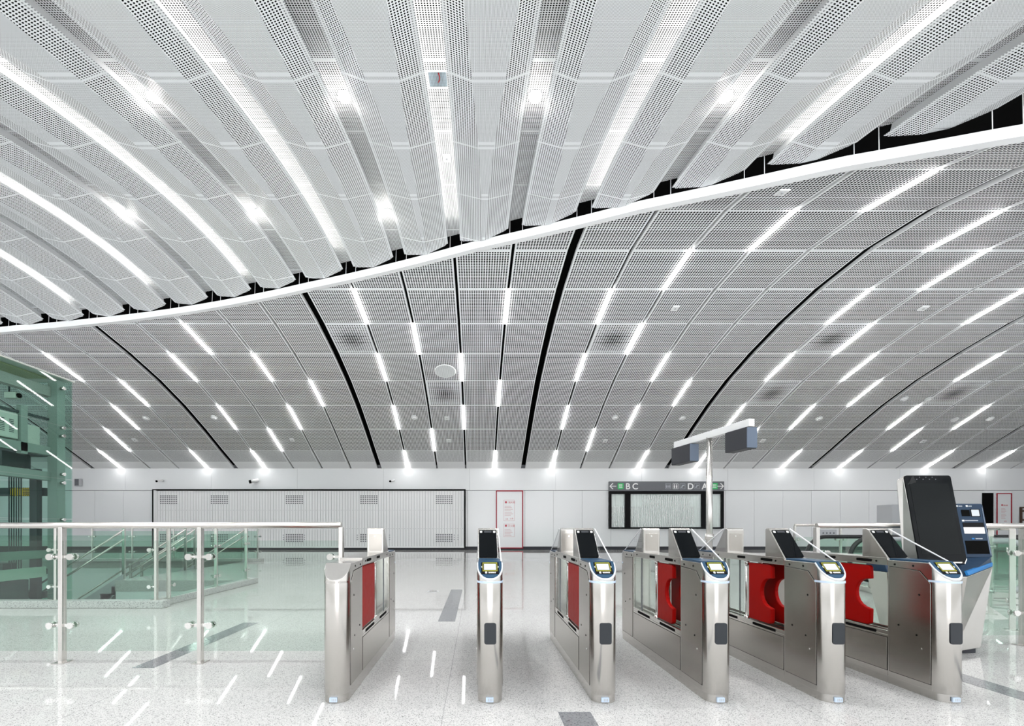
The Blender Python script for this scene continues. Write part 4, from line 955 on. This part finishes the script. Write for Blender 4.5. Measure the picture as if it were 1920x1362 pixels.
# ------------------------------------------------------------------ glass lift shaft, left
LX, LZ0, LZ1, LT = -9.19, 7.5, 10.3, H(717, 10.3)
lift = empty('lift_shaft', (LX, LZ1, 0), 'green glass lift shaft with steel frame and machinery at left edge', 'lift')
lp = lambda x, y, z: (x - LX, y - LZ1, z)
def lbox(name, m_, x0, x1, y0, y1, z0, z1, par=None, bev=0.0):
    return MB().box(x0 - LX, x1 - LX, y0 - LZ1, y1 - LZ1, z0, z1).build(name, m_, par or lift, bev)
seams = [-4.4, -2.2, -0.2, H(974, 10.25), H(900, 10.25), H(803, 10.25), LT]
for z0, z1 in zip(seams, seams[1:]):
    lbox('glass_pane', 'liftglass', LX - 0.012, LX, LZ0, LZ1, z0 + 0.006, z1 - 0.006)
    lbox('glass_pane', 'liftglass', LX - 2.7, LX - 0.02, LZ1 - 0.012, LZ1, z0 + 0.006, z1 - 0.006)
    lbox('glass_pane', 'liftglass', LX - 2.7, LX - 0.02, LZ0, LZ0 + 0.012, z0 + 0.006, z1 - 0.006)
lbox('roof_panel', 'liftbox', LX - 2.75, LX + 0.02, LZ0 - 0.03, LZ1 + 0.05, LT, LT + 0.03)
M['olive'] = mat('olive tinted glass', (0.35, 0.38, 0.20), 0.4)
lbox('roof_soffit', 'olive', LX - 1.4, LX - 0.25, LZ0 + 0.05, LZ1 - 0.35, LT - 0.035, LT - 0.005)
def spider(y, z):
    mb = MB(); c_ = Vector(lp(LX, y, z)); mb.cyl(c_ + Vector((0.03, 0, 0)), c_ + Vector((-0.05, 0, 0)), 0.036, 14); mb.cyl(c_ + Vector((-0.05, 0, 0)), c_ + Vector((-0.2, -0.02, 0)), 0.016, 8)
    return mb.build('glass_fitting', 'chrome', lift)
for py_ in (729, 803, 818, 890, 906, 975): spider(10.08, H(py_, 10.08))
for z_ in (0.2, -0.9): spider(10.08, z_)
lbox('column', 'liftsteel', LX - 0.28, LX - 0.07, 10.0, 10.2, -4.4, LT - 0.04)
lbox('column', 'liftsteel', LX - 2.6, LX - 2.4, 10.0, 10.2, -4.4, LT - 0.04)
lbox('column', 'liftsteel', LX - 0.40, LX - 0.18, LZ0 + 0.1, LZ0 + 0.3, -4.4, LT - 0.04)
for z0, z1, m_ in ((2.80, 2.99, 'liftsteel'), (2.25, 2.44, 'liftsteel'), (4.1, 4.32, 'concrete'), (0.55, 0.72, 'liftsteel'), (-0.6, -0.4, 'liftsteel')):
    lbox('side_beam', m_, LX - 0.36, LX - 0.2, LZ0 + 0.3, 10.05, z0, z1, None, 0.004)
for z0, z1, m_ in ((1.92, 2.10, 'liftdark'), (2.80, 2.99, 'liftdark'), (0.62, 0.80, 'liftdark'), (0.18, 0.30, 'liftdark'), (-0.35, -0.2, 'liftdark')):
    lbox('rear_beam', m_, LX - 2.4, LX - 0.4, 10.05, 10.2, z0, z1, None, 0.004)
mc = lbox('machine_cabinet', 'liftbox', LX - 0.85, LX - 0.24, 8.0, 9.32, 3.03, 3.55, None, 0.01)
for y_ in (8.96, 9.14):
    mb = MB()
    for q in range(8): mb.box(-0.241, -0.236, y_ - LZ1, y_ - LZ1 + 0.09, 3.15 + q * 0.035, 3.165 + q * 0.035)
    mb.build('louvre_slots', 'liftdark', mc)
lbox('machine_cabinet', 'liftbox', LX - 0.85, LX - 0.30, 9.52, 9.85, 2.98, 3.40, None, 0.01)
lbox('hanger_post', 'liftsteel', LX - 0.30, LX - 0.2, 9.34, 9.48, 2.75, 3.75)
lbox('top_rail', 'liftdark', LX - 0.3, LX - 0.24, 8.0, 10.0, 3.58, 3.63)
lbox('guide_rail', 'liftdark', LX - 0.58, LX - 0.42, 9.9, 10.02, -4.4, 2.5)
lbox('guide_rail', 'liftdark', LX - 1.7, LX - 1.5, 9.9, 10.02, -4.4, 2.8)
lbox('counterweight', 'liftdark', LX - 1.25, LX - 0.85, 9.6, 9.9, -0.1, 0.45)
lbox('car_top', 'liftdark', LX - 2.3, LX - 0.3, 8.0, 9.6, -2.4, 0.12)
lbox('car_rail', 'liftbox', LX - 0.34, LX - 0.26, 8.0, 9.95, 0.14, 0.36)
lbox('rope_sheave', 'liftdark', LX - 1.35, LX - 0.55, 9.3, 9.9, 2.50, 2.80)
for q in range(6):
    x_ = LX - 0.87 + q * 0.052; MB().cyl(lp(x_, 9.75, -4.4), lp(x_, 9.75, 2.55), 0.011, 8).build('rope', 'liftdark', lift)
wp = lbox('warning_plate', 'hazard', X(20, 10.04), X(64, 10.04), 10.03, 10.045, 1.91, 2.10)
mb = MB()
for q in range(13):
    x_ = X(20, 10.04) - LX + q * 0.041
    for z_ in (1.91, 2.082): mb.box(x_, x_ + 0.02, 10.026 - LZ1, 10.031 - LZ1, z_, z_ + 0.018)
mb.build('stripe_marks', 'black', wp)
mb = MB()
for r_, n_c in ((2.035, 6), (1.985, 6), (1.945, 5)):
    for q in range(n_c): mb.box(X(44, 10.04) - LX + q * 0.034, X(44, 10.04) - LX + q * 0.034 + 0.022, 10.026 - LZ1, 10.031 - LZ1, r_, r_ + 0.025)
mb.build('warning_print', 'brown', wp)
cam_z = H(742, 9.6); t = empty('security_camera', (X(24, 9.6), 9.6, cam_z), 'box security camera hanging inside the green glass lift shaft', 'camera')
MB().box(-0.13, 0.12, -0.06, 0.06, -0.065, 0.065).build('body', 'liftbox', t, 0.01); MB().cyl((0.12, 0, 0), (0.15, 0, 0), 0.05, 14).build('lens', 'black', t)
MB().cyl((-0.08, 0, 0.06), (-0.08, 0, LT - cam_z - 0.005), 0.018, 8).build('arm', 'liftdark', t)

# ------------------------------------------------------------------ camera, daylight, settings
cd = bpy.data.cameras.new('camera'); cam = bpy.data.objects.new('camera', cd); COL.objects.link(cam)
cam.location = (0, 0, EYE); cam.rotation_euler = (PI / 2, 0, 0)
cd.sensor_fit = 'HORIZONTAL'; cd.sensor_width = 36; cd.lens = 36 * F / 1920
cd.shift_x = (960 - PX) / 1920; cd.shift_y = (PY - 681) / 1920; cd.clip_start = 0.05; cd.clip_end = 200
S.camera = cam
w = bpy.data.worlds.new('daylight with added bands'); S.world = w; w.use_nodes = True
wt = w.node_tree; bg = wt.nodes['Background']                      # bright sky; added dark horizon band dims steel, added bright lower half lights ceilings
tc = wt.nodes.new('ShaderNodeTexCoord'); sp = wt.nodes.new('ShaderNodeSeparateXYZ'); wt.links.new(tc.outputs['Generated'], sp.inputs[0])
lt = mth(wt, 'LESS_THAN', sp.outputs[2], 0.05); mx = wt.nodes.new('ShaderNodeMix'); mx.data_type = 'RGBA'
wt.links.new(lt, mx.inputs[0]); mx.inputs[6].default_value = (0.95, 0.98, 1.0, 1); mx.inputs[7].default_value = (0.5, 0.5, 0.49, 1)
gap = mth(wt, 'LESS_THAN', mth(wt, 'ABSOLUTE', sp.outputs[0]), 0.2); m3 = wt.nodes.new('ShaderNodeMix'); m3.data_type = 'RGBA'   # added bright slot in the band, for highlights on steel
wt.links.new(gap, m3.inputs[0]); m3.inputs[6].default_value = (0.45, 0.46, 0.45, 1); m3.inputs[7].default_value = (2.6, 2.6, 2.6, 1); wt.links.new(m3.outputs[2], mx.inputs[7])
low_ = mth(wt, 'LESS_THAN', sp.outputs[2], -0.2); m2 = wt.nodes.new('ShaderNodeMix'); m2.data_type = 'RGBA'
wt.links.new(low_, m2.inputs[0]); wt.links.new(mx.outputs[2], m2.inputs[6]); m2.inputs[7].default_value = (4.5, 4.65, 4.75, 1)
wt.links.new(m2.outputs[2], bg.inputs[0]); bg.inputs[1].default_value = 1.0
vs = S.view_settings; vs.view_transform = 'Standard'; vs.look = 'None'; vs.gamma = 1.0; vs.use_curve_mapping = False; vs.exposure = 1.02
S.cycles.max_bounces = 8; S.cycles.diffuse_bounces = 4; S.cycles.glossy_bounces = 4; S.cycles.transparent_max_bounces = 28
S.cycles.caustics_reflective = False; S.cycles.caustics_refractive = False; S.cycles.sample_clamp_indirect = 6.0
S.cycles.use_denoising = True
